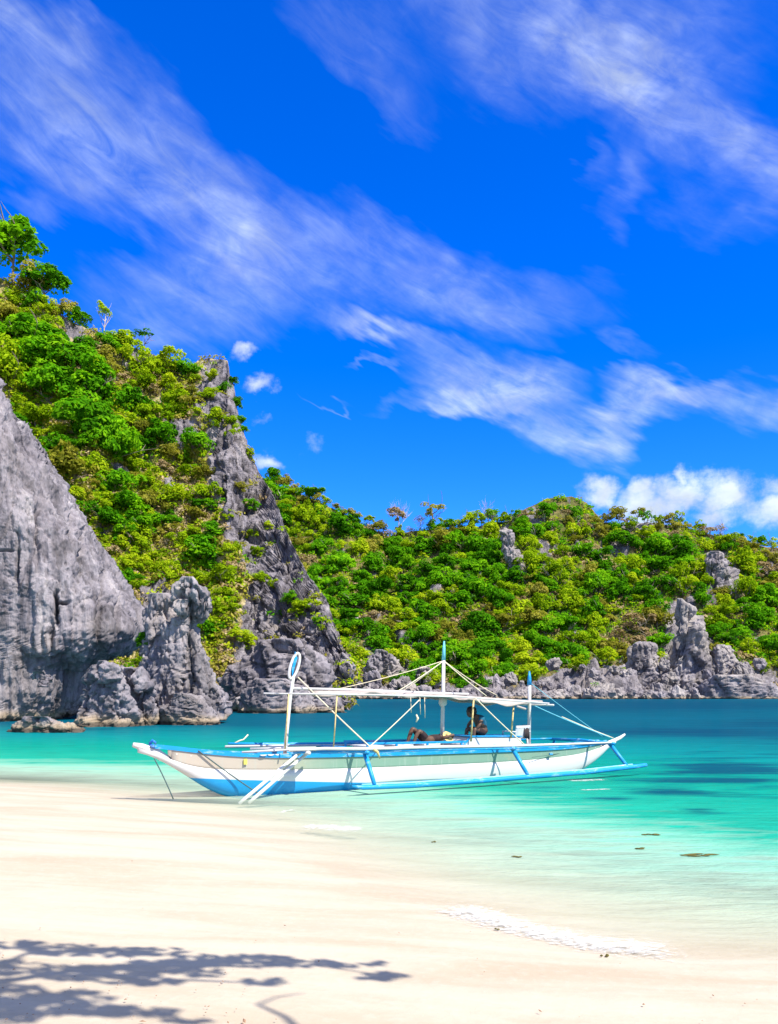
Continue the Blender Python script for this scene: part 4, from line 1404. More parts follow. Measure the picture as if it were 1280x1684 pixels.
# ------------------------------------------------------------------ the outrigger boat
TH = math.radians(31)
boat = empty('outrigger_boat', (-3.93, 21.2, 0), TH)
tag(boat, 'white and blue wooden outrigger boat with its bow on the sand', 'boat')


def L(s, off, z):
    """along the keel, towards the beach side, up"""
    return Vector((s, -off, z))


S_ = np.array([-2.3, -2.0, -1.5, -1.0, -0.5, 0.0, 1.0, 2.5, 4.5, 6.5, 8.5, 10.0, 11.3, 12.3, 13.0, 13.25])
GUN = np.array([1.33, 1.30, 1.24, 1.16, 1.09, 1.04, 0.98, 0.94, 0.91, 0.89, 0.86, 0.85, 0.87, 0.92, 1.00, 1.03])
KEEL = np.array([1.20, 1.08, 0.80, 0.46, 0.12, -0.08, -0.16, -0.2, -0.2, -0.2, -0.2, -0.17, -0.05, 0.34, 0.80, 0.96])
BEAM = np.array([0.03, 0.07, 0.16, 0.26, 0.36, 0.45, 0.56, 0.66, 0.70, 0.70, 0.66, 0.58, 0.44, 0.26, 0.10, 0.04])
CHINE = np.array([1.30, 1.22, 0.90, 0.74, 0.68, 0.65, 0.61, 0.57, 0.54, 0.52, 0.51, 0.54, 0.60, 0.74, 0.92, 1.01])


def hullv(s, arr):
    # smooth interpolation
    k = np.linspace(S_[0], S_[-1], 200)
    y = np.interp(k, S_, arr)
    y = np.convolve(np.pad(y, 5, mode='edge'), np.ones(11) / 11, 'valid')
    return float(np.interp(s, k, y))


def hull_rows(fn, n=72):
    return [fn(s) for s in np.linspace(S_[0], S_[-1], n)]


def lower(s):
    k, c, bm = hullv(s, KEEL), hullv(s, CHINE), hullv(s, BEAM)
    c = max(c, k + 0.01)
    out_ = []
    for a in np.linspace(-1, 1, 21):
        t_ = abs(a)
        z = k + (c - k) * t_ ** 2.2
        y = bm * 0.93 * (1 - (1 - t_) ** 2.0) ** 0.75
        out_.append(L(s, math.copysign(y, a), z))
    return out_


mb = MB()
mb.grid(hull_rows(lower))
hull = mb.build('hull', M['hull'], boat)
sol = hull.modifiers.new('shell', 'SOLIDIFY')
sol.thickness = 0.03
sol.offset = 0


def side(sg):
    def f(s):
        c, g, bm = hullv(s, CHINE), hullv(s, GUN), hullv(s, BEAM)
        c = min(c, g - 0.01)
        return [L(s, sg * (bm * (0.915 + 0.06 * q)), c - 0.015 + (g - c) * q) for q in np.linspace(0, 1, 6)]
    return f


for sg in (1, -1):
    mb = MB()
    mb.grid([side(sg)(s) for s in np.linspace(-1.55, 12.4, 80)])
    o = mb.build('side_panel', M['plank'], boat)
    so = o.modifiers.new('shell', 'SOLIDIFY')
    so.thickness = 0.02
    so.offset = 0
    # blue rail
    mb = MB()
    rows_ = []
    for s in np.linspace(-2.0, 12.7, 90):
        g, bm = hullv(s, GUN), hullv(s, BEAM) * 0.98
        o0, o1 = sg * (bm - 0.03), sg * (bm + 0.035)
        rows_.append([L(s, o0, g - .055), L(s, o1, g - .055), L(s, o1, g + .035), L(s, o0, g + .035)])
    mb.grid(rows_, wrap=True)
    mb.build('gunwale', M['blue'], boat, False)
    mb = MB()     # rubbing strake where the planks meet the hull
    mb.tube([L(s, sg * (hullv(s, BEAM) * .93 + .004), hullv(s, CHINE)) for s in np.linspace(-1.5, 12.3, 60)], .014, 5)
    mb.build('strake', M['white'], boat)
# prow and stern timbers, white tips
mb = MB()
mb.tube([L(-2.42, 0, 1.335), L(-2.2, 0, 1.27), L(-1.85, 0, 1.13), L(-1.5, 0, .92)], [.055, .085, .09, .06], 8)
mb.build('prow', M['white'], boat)
mb = MB()
mb.tube([L(-2.02, -.04, 1.34), L(-1.96, 0, 1.42), L(-1.9, .05, 1.36)], .035, 6)
mb.tube([L(-1.98, -.12, 1.3), L(-1.98, .14, 1.28)], .05, 6)
mb.build('lashing', M['deepblue'], boat)
mb = MB()
mb.tube([L(12.7, 0, .84), L(13.15, 0, .93), L(13.5, 0, 1.04), L(13.72, 0, 1.15)], [.05, .075, .06, .035], 8)
mb.build('stern_post', M['white'], boat)
# deck boards
mb = MB()
for s in np.arange(-1.3, 12.0, 0.34):
    bm = hullv(s, BEAM) * .9
    z = hullv(s, GUN) - .12
    mb = MB()
    mb.box(L(s, 0, z), (.31, 2 * bm, .025))
    mb.build('deck_board', M['white'] if int(s * 3) % 4 else M['clutter'], boat, False)

# cross beams, long side poles, struts, floats
def pole(name, pts, r, mat, n=8):
    mb = MB()
    mb.tube(pts, r, n)
    return mb.build(name, mat, boat)


BM = 1.35
for s, z in ((1.45, 1.08), (3.1, 1.03), (7.85, 0.97), (11.75, 0.98)):
    pole('cross_beam', [L(s, BM + .1, z), L(s, 0, z + .04), L(s, -BM - .1, z)], .05, M['white'] if s < 3 else M['blue'])
pole('side_pole', [L(.95, BM, 1.16), L(1.9, BM, 1.17), L(3.1, BM, 1.12), L(5, BM, 1.10), L(7.9, BM, 1.04), L(9.8, BM, 1.02), L(11.9, BM, 1.01)], [.03, .04, .042, .042, .04, .036, .025], M['white'])
pole('side_pole', [L(1.1, BM - .06, 1.10), L(3.1, BM - .04, 1.05), L(5, BM - .02, 1.025), L(7.9, BM, 0.968), L(9.8, BM, .955), L(11.95, BM - .1, .98)], .03, M['blue'])
pole('side_pole', [L(.42, -BM, 1.20), L(1.9, -BM, 1.13), L(5.4, -BM, 1.06), L(11.8, -BM, 1.0)], [.03, .045, .045, .03], M['blue'])
pole('side_pole', [L(.3, -BM + .1, 1.13), L(1.9, -BM + .1, 1.10), L(5.4, -BM + .1, 1.0)], .03, M['white'])
for s0, s1 in ((3.15, 3.08), (7.95, 8.02), (11.8, 11.98)):
    zt = .98 if s0 < 11 else .97
    pole('strut', [L(s0, BM - .15, zt), L((s0 + s1) / 2, 1.5, (zt + .26) / 2), L(s1, 1.8, .26)], [.065, .06, .05], M['blue'])
    pole('strut', [L(s0, -BM + .1, zt), L(s1, -1.9, .33)], .045, M['blue'])
FLO = [L(2.45, 1.8, .25), L(2.75, 1.8, .20), L(4.2, 1.8, .17), L(6.5, 1.8, .17), L(8.2, 1.8, .19), L(10.2, 1.8, .21), L(12.2, 1.8, .28), L(12.75, 1.8, .31)]
mb = MB()
mb.tube(FLO, [.03, .06, .07, .07, .07, .07, .068, .055], 10)
mb.build('float', M['blue'], boat)
mb = MB()
mb.tube([p + Vector((0, .05, .062)) for p in FLO[1:-1]], .03, 8)
mb.build('float_pole', mat_paint('pale_blue_paint', (0.22, 0.55, 0.80), (0.8, 0.8, 0.78), 0.7), boat)
mb = MB()
mb.tube([Vector((p.x, 1.95, p.z - .1)) for p in FLO], .08, 8)
mb.build('float', M['blue'], boat)
# two white poles lashed at the bow beam, standing in the water
for ds in (0, .24):
    pole('boarding_pole', [L(1.55 + ds, .95, 1.14), L(.85 + ds * .9, 1.0, .66), L(-.02 + ds, 1.05, .05), L(-.2 + ds, 1.06, -.08)], [.042, .046, .046, .042], M['white'])
mb = MB()
for k in range(5):
    mb.tube([L(1.25 + .06 * k, .8, 1.10 + .02 * (k % 2)), L(1.5 + .05 * k, 1.3, 1.14 - .02 * (k % 2))], .035, 6)
mb.build('lashing', M['white'], boat)
mb = MB()
mb.tube([L(.7, -.5, 1.10), L(2.2, .3, 1.12)], .03, 6)
mb.tube([L(.2, .2, 1.07), L(2.0, .45, 1.12)], .03, 6)
mb.build('spare_pole', M['white'], boat)
# scalloped trim on the rail
for k in range(4):
    mb = MB()
    q = [L(.62 + .2 * k + .09 * math.cos(a), hullv(.8, BEAM) + .045, 1.02 - .035 * math.sin(a)) for a in np.linspace(0, math.pi, 8)]
    q2 = [p + Vector((0, .03, 0)) for p in q]
    mb.poly(q)
    mb.grid([q, q2], wrap=True)
    mb.poly(q2[::-1])
    mb.build('scallop_trim', M['white'], boat, False)

# side rail and posts amidships
for sg in (1, -1):
    mb = MB()
    mb.beam(L(3.5, sg * .62, 1.20), L(6.75, sg * .62, 1.15), .05, .06)
    mb.build('rail', M['blue'], boat, False, .008)
    for s in (3.55, 4.45, 5.45, 6.6):
        mb = MB()
        mb.beam(L(s, sg * .62, .88), L(s, sg * .62, 1.18), .05, .05)
        mb.build('rail_post', M['blue'], boat, False)
# benches
for s in (3.9, 4.8, 5.7):
    mb = MB()
    mb.box(L(s, 0, 1.10), (.55, 1.0, .04))
    mb.box(L(s - .2, 0, .96), (.05, .9, .25))
    mb.box(L(s + .2, 0, .96), (.05, .9, .25))
    mb.build('bench', M['plastic'], boat, False, .01)
    mb = MB()
    mb.box(L(s + .28, 0, .98), (.25, .7, .16))
    mb.build('locker', M['clutter'], boat, False, .01)
# engine cabin: white box with a blue roof and sloping blue edge
mb = MB()
prof = [(6.72, .80), (6.78, 1.06), (6.98, 1.27), (8.85, 1.22), (8.95, .82)]
for sg in (1, -1):
    mb.poly([L(s, sg * .5, z) for s, z in (prof if sg > 0 else prof[::-1])])
mb.grid([[L(s, .5, z) for s, z in prof], [L(s, -.5, z) for s, z in prof]], wrap=True)
cab = mb.build('engine_cabin', M['white'], boat, False, .012)
mb = MB()
mb.beam(L(6.93, 0, 1.292), L(8.9, 0, 1.243), 1.06, .03)
mb.build('cabin_roof', M['blue'], boat, False, .006)
for sg in (.515, -.515):
    mb = MB()
    mb.beam(L(6.76, sg, 1.04), L(6.98, sg, 1.27), .03, .05)
    mb.beam(L(6.74, sg, 1.02), L(8.9, sg, 1.005), .03, .02)
    mb.build('cabin_trim', M['blue'], boat, False)
mb = MB()
mb.box(L(10.2, 0, .86), (1.6, .7, .10))
mb.build('stern_deck', M['white'], boat, False, .01)

# masts
pole('front_post', [L(1.44, 0, .85), L(1.5, 0, 1.5), L(1.62, 0, 2.55), L(1.70, 0, 2.98)], [.052, .047, .043, .042], M['white'], 10)
mb = MB()                                 # pointed loop at the head of the front post, a blue blade inside it
lp = []
for a in np.linspace(0, 2 * math.pi, 29)[:-1]:
    u_, v_ = .105 * math.sin(a), .33 * math.cos(a)
    lp.append(L(1.72 + u_ + v_ * .30, .0 + .02 * math.sin(a), 3.24 + v_))
n_ = len(lp)
rows_ = []
for k in range(n_ + 1):
    p, nx_ = lp[k % n_], lp[(k + 1) % n_] - lp[k % n_ - 1]
    tt_ = nx_.normalized()
    up_ = Vector((0, 1, 0))
    sd_ = tt_.cross(up_).normalized()
    rr = .04
    rows_.append([p + (up_ * math.cos(a) + sd_ * math.sin(a)) * rr for a in np.linspace(0, 2 * math.pi, 9)[:-1]])
mb.grid(rows_, wrap=True)
mb.build('post_loop', M['white'], boat)
mb = MB()
q = [L(1.66, 0, 2.98), L(1.72, 0, 3.2), L(1.80, 0, 3.45), L(1.74, 0, 3.62), L(1.70, 0, 3.4), L(1.64, 0, 3.15)]
mb.poly([p + Vector((0, -.02, 0)) for p in q])
mb.poly([p + Vector((0, .02, 0)) for p in q[::-1]])
mb.grid([[p + Vector((0, -.02, 0)) for p in q], [p + Vector((0, .02, 0)) for p in q]], wrap=True)
mb.build('blade', M['blue'], boat, False)
pole('middle_mast', [L(6.36, 0, .9), L(6.40, 0, 2.35), L(6.42, 0, 3.5)], [.062, .055, .05], M['white'], 10)
pole('mast_top', [L(6.42, 0, 3.48), L(6.43, 0, 3.8), L(6.44, 0, 4.03)], [.056, .045, .02], M['rope_teal'], 8)
mb = MB()
mb.tube([L(6.38, 0, 2.14), L(6.39, 0, 2.22), L(6.40, 0, 2.36), L(6.40, 0, 2.42)], [.06, .12, .12, .06], 10)
mb.build('mast_collar', M['white'], boat)
pole('rear_mast', [L(9.60, 0, .8), L(9.62, 0, 2.2), L(9.62, 0, 2.85)], .055, M['white'], 10)
pole('mast_top', [L(9.62, 0, 2.78), L(9.62, 0, 3.0), L(9.62, 0, 3.2)], [.07, .055, .02], M['blue'], 8)

# canopy: long pole frame and a pale tarpaulin over it
pole('ridge_pole', [L(1.62, 0, 2.66), L(3.6, 0, 2.62), L(6.4, 0, 2.52), L(7.3, 0, 2.50)], .035, M['white'])
for sg in (1, -1):
    pole('canopy_pole', [L(1.2, sg * .8, 2.53), L(3.8, sg * .85, 2.49), L(6.4, sg * .85, 2.43), L(9.75, sg * .75, 2.22)], .022, M['white'])
mb = MB()
rows_ = []
for i, s in enumerate(np.linspace(2.25, 9.6, 44)):
    w_ = .6 * min(1, .2 + (s - 2.25) / 1.3) if s < 3.3 else .6
    zc = float(np.interp(s, [2.2, 4, 6.4, 9.7], [2.60, 2.60, 2.50, 2.30]))
    row = []
    for a in np.linspace(-1, 1, 17):
        sag = .05 * math.sin(i * .55) * (abs(a) > .5) + (.16 * max(0, math.sin((s - 6.9) / 2.0 * math.pi)) if 6.9 < s < 8.9 else 0) * abs(a)
        row.append(L(s, a * w_, zc - .07 * abs(a) ** 1.6 - sag * .8))
    rows_.append(row)
mb.grid(rows_)
cn = mb.build('canopy', M['tarp'], boat)
so = cn.modifiers.new('thick', 'SOLIDIFY')
so.thickness = .012
for sg in (1, -1):                       # rolled edge of the tarpaulin
    mb = MB()
    mb.tube([rw[-1 if sg > 0 else 0] + Vector((0, 0, -.02 - .02 * math.sin(k * 1.3))) for k, rw in enumerate(rows_)], [.028 + .014 * math.sin(k * .9) for k in range(len(rows_))], 7)
    mb.build('rolled_edge', M['tarp'], boat)
mb = MB()
mb.box(L(8.55, .9, 2.10), (.35, .08, .07), Matrix.Rotation(.25, 3, 'Y'))
mb.build('rolled_edge', M['tarp'], boat, True, .03)
pole('cross_bar', [L(9.7, 1.0, 2.17), L(9.7, -1.0, 2.17)], .03, M['white'])
# canopy props of bamboo and hanging ties
for s, o_, z0, z1 in ((1.2, .8, 1.15, 2.52), (2.55, .8, 1.15, 2.52), (7.05, .6, 1.15, 2.42), (8.55, .55, 1.2, 2.2)):
    pole('canopy_prop', [L(s - .1, o_, z0), L(s, o_, z1)], .018 if s < 3 else .028, M['bamboo'], 6)
for s, z in ((4.85, 2.0), (5.15, 1.95), (5.3, 1.85)):
    pole('hanging_tie', [L(s, .7, 2.42), L(s + .02, .7, z)], .01, M['rope'], 5)

# rigging
def rope(a, b_, mat='rope', r=.012, sag=.03):
    a, b_ = Vector(a), Vector(b_)
    pts = [a.lerp(b_, k / 8) - Vector((0, 0, sag * 4 * (k / 8) * (1 - k / 8))) for k in range(9)]
    return pole('guy_rope', pts, r, M[mat], 6)


rope(L(1.82, 0, 2.95), L(3.35, BM, 1.05), 'rope', .018, .02)
rope(L(3.1, BM, 1.1), L(5.0, .9, 2.35), 'rope', .014, .02)
rope(L(6.42, 0, 3.46), L(4.2, .8, 2.5), 'rope', .014, .03)
rope(L(6.42, 0, 3.46), L(2.6, -.8, 2.5), 'rope', .012, .06)
rope(L(6.42, 0, 3.46), L(5.3, -.8, 2.45), 'rope', .014, .02)
rope(L(6.42, 0, 3.46), L(7.35, .8, 2.45), 'rope', .014, .02)
rope(L(6.42, 0, 3.46), L(9.0, -.8, 2.45), 'rope', .014, .05)
rope(L(6.9, .86, 2.4), L(8.3, BM, 1.05), 'rope', .016, .02)
rope(L(9.65, 0, 2.2), L(12.95, .2, 1.05), 'rope_teal', .012, .03)
rope(L(10.9, .05, 1.78), L(12.98, .2, 1.06), 'rope', .016, .015)
rope(L(9.65, 0, 2.85), L(12.9, -.2, 1.1), 'rope_teal', .008, .02)
rope(L(-1.95, .1, 1.0), L(-1.55, .3, .03), 'rope_dark', .014, -.03)
rope(L(-.95, .32, 1.16), L(.48, .62, .06), 'rope_dark', .016, .02)
rope(L(-2.2, .02, 1.2), L(-1.9, .1, 1.34), 'rope_dark', .014, .01)
rope(L(12.9, .1, .92), L(9.1, .72, .62), 'rope_dark', .007, .05)
mb = MB()
mb.box(L(9.9, .66, .69), (.12, .05, .05))
mb.build('cleat', M['blue'], boat, False)
mb = MB()
mb.box(L(.18, .49, .86), (.09, .02, .14))
mb.build('patch', mat_plain('yellow_patch', (0.55, 0.50, 0.10), .6), boat, False)
mb = MB()
mb.tube([L(3.3, BM, 1.12), L(3.42, BM + .02, 1.02), L(3.5, BM, .86)], [.05, .04, .02], 6)
mb.build('lashing', M['bamboo'], boat)
mb = MB()
mb.tube([L(.6, -BM, 1.2), L(.75, -BM, 1.27), L(.85, -BM, 1.29), L(.98, -BM, 1.42)], [.025, .02, .02, .02], 6)
mb.build('cleat', M['rope'], boat)
mb = MB()
mb.tube([L(5.0, .75, 1.95), L(5.05, .75, 1.85), L(5.0, .75, 1.75)], [.02, .035, .02], 6)
mb.build('hook', M['rope'], boat)

def nest(child, owner):
    child.parent = owner
    child.matrix_parent_inverse = owner.matrix_basis.inverted()


def parts(prefix):
    return [o for o in boat.children if o.name.split('.')[0] == prefix]


for a_, b_ in (('post_loop', 'front_post'), ('blade', 'front_post'), ('mast_collar', 'middle_mast'), ('cabin_roof', 'engine_cabin'), ('cabin_trim', 'engine_cabin'), ('rolled_edge', 'canopy')):
    for o in parts(a_):
        nest(o, parts(b_)[0])
for o, b_ in zip(parts('mast_top'), ('middle_mast', 'rear_mast')):
    nest(o, parts(b_)[0])
near_rail, far_rail = parts('rail')
for o in parts('rail_post'):
    nest(o, near_rail if o.data.vertices[0].co.y < 0 else far_rail)
nest(parts('float_pole')[0], parts('float')[0])

# ------------------------------------------------------------------ things and people aboard
def world_of(s, off, z):
    return Matrix.Translation(boat.location) @ Matrix.Rotation(TH, 4, 'Z') @ L(s, off, z)


def skin_mesh(name, verts, edges, radii, mat, parent, root=0):
    me = bpy.data.meshes.new(name)
    me.from_pydata([tuple(v) for v in verts], edges, [])
    me.materials.append(mat)
    o = link(bpy.data.objects.new(name, me), parent)
    md = o.modifiers.new('skin', 'SKIN')
    if not me.skin_vertices:
        bpy.context.view_layer.objects.active = o
        me.attributes  # touch
    for i, r_ in enumerate(radii):
        sv = me.skin_vertices[0].data[i]
        sv.radius = (r_, r_) if not isinstance(r_, tuple) else r_
        sv.use_root = i == root
    md.use_smooth_shade = True
    ss = o.modifiers.new('sub', 'SUBSURF')
    ss.levels = ss.render_levels = 2
    return o


def blob(name, c, s, mat, parent, rot=(0, 0, 0), rough=0.0, seed=0):
    nv, nu = 16, 24
    th = np.linspace(0.03, math.pi - 0.03, nv)[:, None]
    ph = np.linspace(0, 2 * math.pi, nu, endpoint=False)[None]
    G = np.stack([np.sin(th) * np.cos(ph), np.sin(th) * np.sin(ph), np.cos(th) + 0 * ph], -1)
    if rough:
        G = G * (1 + rough * fbm(G * 3.5 + seed, 3))[..., None]
    V = np.concatenate([G.reshape(-1, 3), [[0, 0, 1]], [[0, 0, -1]]]) * np.array(s)
    Q = grid_faces(nv, nu, True)
    j = np.arange(nu)
    tri = np.concatenate([Q[:, [0, 2, 1]], Q[:, [0, 3, 2]], np.stack([j, (j + 1) % nu, np.full(nu, nv * nu)], -1), np.stack([(nv - 1) * nu + (j + 1) % nu, (nv - 1) * nu + j, np.full(nu, nv * nu + 1)], -1)])
    me = mesh_np(name, V, tri, mat)
    o = link(bpy.data.objects.new(name, me), parent)
    o.location = c
    o.rotation_euler = rot
    return o


def hand(pts_list, edges, radii, wrist_i, wrist, fwd, side_, k=1.0):
    """five fingers grown from the wrist of a skin skeleton"""
    palm = wrist + fwd * .05
    pi = len(pts_list)
    pts_list.append(palm)
    edges.append((wrist_i, pi))
    radii.append((.032, .018))
    for j, ln in enumerate((.055, .07, .075, .068, .052)):
        ofs = (j - 2) * .019
        if j == 0:
            a, b_ = wrist + fwd * .03 + side_ * -.035, wrist + fwd * .065 + side_ * -.06
        else:
            a, b_ = palm + fwd * .035 + side_ * ofs, palm + fwd * (.035 + ln) + side_ * ofs * 1.2 - Vector((0, 0, .012))
        ia = len(pts_list)
        pts_list.extend([a, b_])
        radii.extend([.0105, .008])
        edges.extend([(pi, ia), (ia, ia + 1)])


# seated man on the cabin roof, bent forward towards the bow, seen from behind and the side
sit = empty('person', world_of(7.78, 0.05, 1.27), TH)
sit.scale = (1.1, 1.1, 1.1)
tag(sit, 'person with black hair in a teal shirt sitting hunched on the cabin roof', 'person')
V_ = Vector
body = [V_((0, 0, .12)), V_((-.03, 0, .26)), V_((-.11, 0, .42)), V_((-.22, 0, .52)), V_((-.30, 0, .57))]
edges = [(0, 1), (1, 2), (2, 3), (3, 4)]
rad = [(.17, .13), (.165, .125), (.17, .12), (.10, .08), (.055, .055)]
for sg in (1, -1):
    i0 = len(body)
    body += [V_((-.14, sg * .19, .47)), V_((-.30, sg * .24, .28)), V_((-.40, sg * .13, .09))]
    rad += [.062, .046, .033]
    edges += [(2, i0), (i0, i0 + 1), (i0 + 1, i0 + 2)]
    hand(body, edges, rad, i0 + 2, body[i0 + 2], V_((-.55, -.1 * sg, -.45)).normalized(), V_((0, sg, 0)))
    i1 = len(body)
    body += [V_((-.05, sg * .11, .10)), V_((-.40, sg * .17, .20)), V_((-.42, sg * .16, -.02)), V_((-.40, sg * .15, -.20)), V_((-.56, sg * .16, -.23))]
    rad += [.095, .065, .05, .038, .03]
    edges += [(0, i1), (i1, i1 + 1), (i1 + 1, i1 + 2), (i1 + 2, i1 + 3), (i1 + 3, i1 + 4)]
skin_mesh('body', body, edges, rad, M['skin'], sit)
head = blob('head', (-.39, 0, .62), (.115, .09, .13), M['skin'], sit, (0, .5, 0))
blob('nose', (-.505, 0, .60), (.022, .014, .02), M['skin'], sit)
for sg in (1, -1):
    blob('ear', (-.375, sg * .08, .615), (.02, .012, .032), M['skin'], sit)
    blob('eye', (-.487, sg * .032, .635), (.012, .012, .009), M['hair'], sit)
blob('mouth', (-.478, 0, .555), (.012, .026, .006), M['clutter'], sit)
blob('hair', (-.365, 0, .665), (.145, .135, .13), M['hair'], sit, (0, .3, 0), .25, 3)
sh = [V_((.0, 0, .20)), V_((-.035, 0, .30)), V_((-.115, 0, .44)), V_((-.20, 0, .515))]
se = [(0, 1), (1, 2), (2, 3)]
sr = [(.178, .142), (.182, .14), (.19, .138), (.112, .095)]
for sg in (1, -1):
    i0 = len(sh)
    sh += [V_((-.14, sg * .19, .47)), V_((-.21, sg * .215, .385))]
    sr += [.082, .07]
    se += [(2, i0), (i0, i0 + 1)]
skin_mesh('shirt', sh, se, sr, M['shirt'], sit)
st_ = [V_((0, 0, .11)), V_((.0, 0, .20))]
se, sr = [(0, 1)], [(.185, .15), (.18, .142)]
for sg in (1, -1):
    i0 = len(st_)
    st_ += [V_((-.06, sg * .11, .105)), V_((-.30, sg * .155, .175))]
    sr += [.112, .092]
    se += [(0, i0), (i0, i0 + 1)]
skin_mesh('shorts', st_, se, sr, M['shorts'], sit)

bpy.context.view_layer.update()
for o in list(sit.children):
    if o.name.split('.')[0] in ('nose', 'ear', 'eye', 'mouth', 'hair'):
        nest(o, head)

# person lying on the benches with raised knees, a straw hat over the face
lie = empty('person', world_of(5.9, .15, 1.13), TH)
tag(lie, 'person lying on the boat benches with dark knees raised', 'person')
body = [V_((-.20, 0, .10)), V_((0, 0, .11)), V_((.20, 0, .12)), V_((.34, 0, .13)), V_((.42, 0, .14))]
edges = [(0, 1), (1, 2), (2, 3), (3, 4)]
rad = [(.15, .10), (.14, .10), (.16, .10), (.09, .07), (.05, .05)]
for sg in (1, -1):
    i0 = len(body)
    body += [V_((.30, sg * .18, .13)), V_((.56, sg * .30, .22)), V_((.60, sg * .14, .12))]
    rad += [.058, .042, .033]
    edges += [(3, i0), (i0, i0 + 1), (i0 + 1, i0 + 2)]
    hand(body, edges, rad, i0 + 2, body[i0 + 2], V_((.2, -sg * .9, .1)).normalized(), V_((1, 0, 0)))
    i1 = len(body)
    kx = -.56 if sg > 0 else -.50
    body += [V_((-.24, sg * .10, .11)), V_((kx, sg * .12, .42 if sg > 0 else .36)), V_((kx - .12, sg * .12, .16)), V_((kx - .17, sg * .12, .02)), V_((kx - .32, sg * .13, .01))]
    rad += [.095, .075, .055, .04, .03]
    edges += [(0, i1), (i1, i1 + 1), (i1 + 1, i1 + 2), (i1 + 2, i1 + 3), (i1 + 3, i1 + 4)]
skin_mesh('body', body, edges, rad, M['skin'], lie)
blob('head', (.53, 0, .15), (.12, .08, .10), M['skin'], lie)
blob('hair', (.58, 0, .14), (.10, .09, .095), M['hair'], lie, rough=.2)
sh, se, sr = [V_((-.12, 0, .11)), V_((.08, 0, .12)), V_((.24, 0, .125)), V_((.33, 0, .13))], [(0, 1), (1, 2), (2, 3)], [(.16, .118), (.16, .12), (.175, .118), (.10, .085)]
skin_mesh('shirt', sh, se, sr, M['shorts'], lie)
st_, se, sr = [V_((-.12, 0, .105)), V_((-.21, 0, .105))], [(0, 1)], [(.165, .12), (.165, .12)]
for sg in (1, -1):
    i0 = len(st_)
    kx = -.56 if sg > 0 else -.50
    st_ += [V_((-.25, sg * .10, .12)), V_((kx + .04, sg * .12, .38 if sg > 0 else .33))]
    sr += [.115, .095]
    se += [(1, i0), (i0, i0 + 1)]
skin_mesh('shorts', st_, se, sr, M['shorts'], lie)
hat = empty('straw_hat', world_of(6.36, .32, 1.30), TH)
tag(hat, 'tan straw hat tipped over the face of the lying person', 'hat')
mb = MB()
prof_h = [(.0, .105), (.05, .10), (.085, .075), (.095, .02), (.10, .0), (.14, -.005), (.175, -.02)]
rows_ = [[V_((r_ * math.cos(a), r_ * math.sin(a), z)) for a in np.linspace(0, 2 * math.pi, 25)[:-1]] for r_, z in prof_h]
mb.grid(rows_, wrap=True)
ho = mb.build('crown_and_brim', M['straw'], hat)
ho.rotation_euler = (1.0, .25, 0)
mb = MB()
mb.grid([[V_((r_ * math.cos(a), r_ * math.sin(a), z)) for a in np.linspace(0, 2 * math.pi, 25)[:-1]] for r_, z in ((.099, .006), (.097, .03))], wrap=True)
hb = mb.build('hat_band', M['clutter'], hat)
hb.rotation_euler = (1.0, .25, 0)

# white plastic chair with a dark towel over its back
ch = empty('plastic_chair', world_of(8.98, .1, .95), TH + math.radians(4))
ch.scale = (1.3, 1.15, 1.0)
tag(ch, 'white plastic armchair standing near the rear mast of the boat', 'chair')
mb = MB()
mb.box((0, 0, .22), (.44, .46, .03))
mb.build('seat', M['plastic'], ch, False, .012)
for px_, py_ in ((-.2, -.2), (.2, -.2), (-.2, .2), (.2, .2)):
    mb = MB()
    mb.tube([(px_ * 1.1, py_ * 1.1, -.06), (px_, py_, .22)], [.022, .028], 6)
    mb.build('leg', M['plastic'], ch)
mb = MB()
for k in range(5):
    mb.beam((-.16 + .0 + .08 * k, -.24, .24), (-.18 + .09 * k, -.29, .56), .085, .03)
mb.beam((-.22, -.29, .57), (.22, -.29, .57), .035, .07)
mb.build('backrest', M['plastic'], ch, False, .008)
for sg in (1, -1):
    mb = MB()
    mb.tube([(sg * .23, -.28, .42), (sg * .25, -.05, .43), (sg * .24, .18, .42), (sg * .21, .2, .22)], [.024, .026, .026, .022], 6)
    mb.build('armrest', M['plastic'], ch)
tw = empty('towel', world_of(9.05, .40, 1.18), TH + math.radians(4))
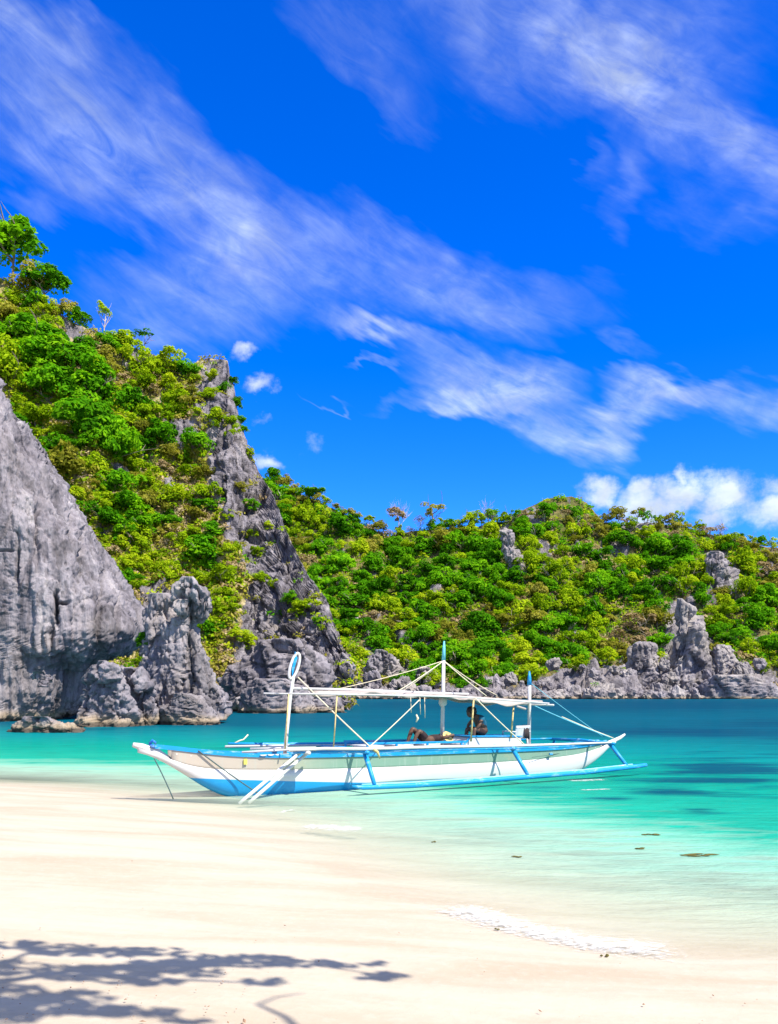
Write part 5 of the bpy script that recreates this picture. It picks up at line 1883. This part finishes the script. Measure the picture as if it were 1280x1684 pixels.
tag(tw, 'dark brown towel hung over the white plastic chair', 'towel')
mb = MB()
rows_ = []
for i in range(9):
    u_ = i / 8
    rows_.append([V_((-.02 + .21 * u_, -.055 + .012 * math.sin(9 * u_), -.02 + .02 * math.sin(5 * u_))), V_((-.02 + .21 * u_, -.05 + .012 * math.sin(7 * u_), .2)), V_((-.02 + .21 * u_, -.02, .36)), V_((-.02 + .21 * u_, .03, .38)),
                  V_((-.02 + .21 * u_, .07, .34)), V_((-.02 + .21 * u_, .09, .1))])
mb.grid(rows_)
o = mb.build('cloth', M['towel'], tw)
so = o.modifiers.new('thick', 'SOLIDIFY')
so.thickness = .012

# ------------------------------------------------------------------ drifting weed
def weed(px, py, ln, lab_, seed, n=6):
    r_ = random.Random(seed)
    x_, y_ = on_water(px, py)
    root_z = max(0.0, gz(x_, y_)) + .012
    o = MB()
    for k in range(n):
        a = r_.uniform(-.35, .35) + (math.pi if r_.random() < .5 else 0)
        p = V_((r_.uniform(-.5, .5) * ln, r_.uniform(-.2, .2) * ln, r_.uniform(0, .01)))
        pts = [p]
        for _ in range(4):
            p = p + V_((math.cos(a), math.sin(a) * .5, r_.uniform(-.02, .03))) * ln * .16
            a += r_.uniform(-.5, .5)
            pts.append(p)
        o.tube(pts, [.003, .009, .012, .009, .003], 5)
    ob = o.build('seaweed', M['weed'])
    ob.location = (x_, y_, root_z)
    tag(ob, lab_, 'seaweed')


weed(1068, 1374, .20, 'short olive clump of weed floating in the pale turquoise shallows', 1, 9)
weed(1140, 1408, .42, 'long dark strand of weed floating nearest the right edge', 2, 9)
weed(848, 1411, .17, 'small brown weed scrap in the shallows below the boat stern', 3, 5)
weed(714, 1386, .07, 'tiny dark weed scrap in the clear water in front of the splash', 4, 4)
weed(1048, 1397, .16, 'thin brown weed scrap between the olive clump and the long strand', 5, 4)
weed(995, 1577, .05, 'tiny brown scrap at the edge of the breaker', 6, 4)
weed(820, 1532, .05, 'tiny dark scrap left in the middle of the breaker edge', 7, 4)
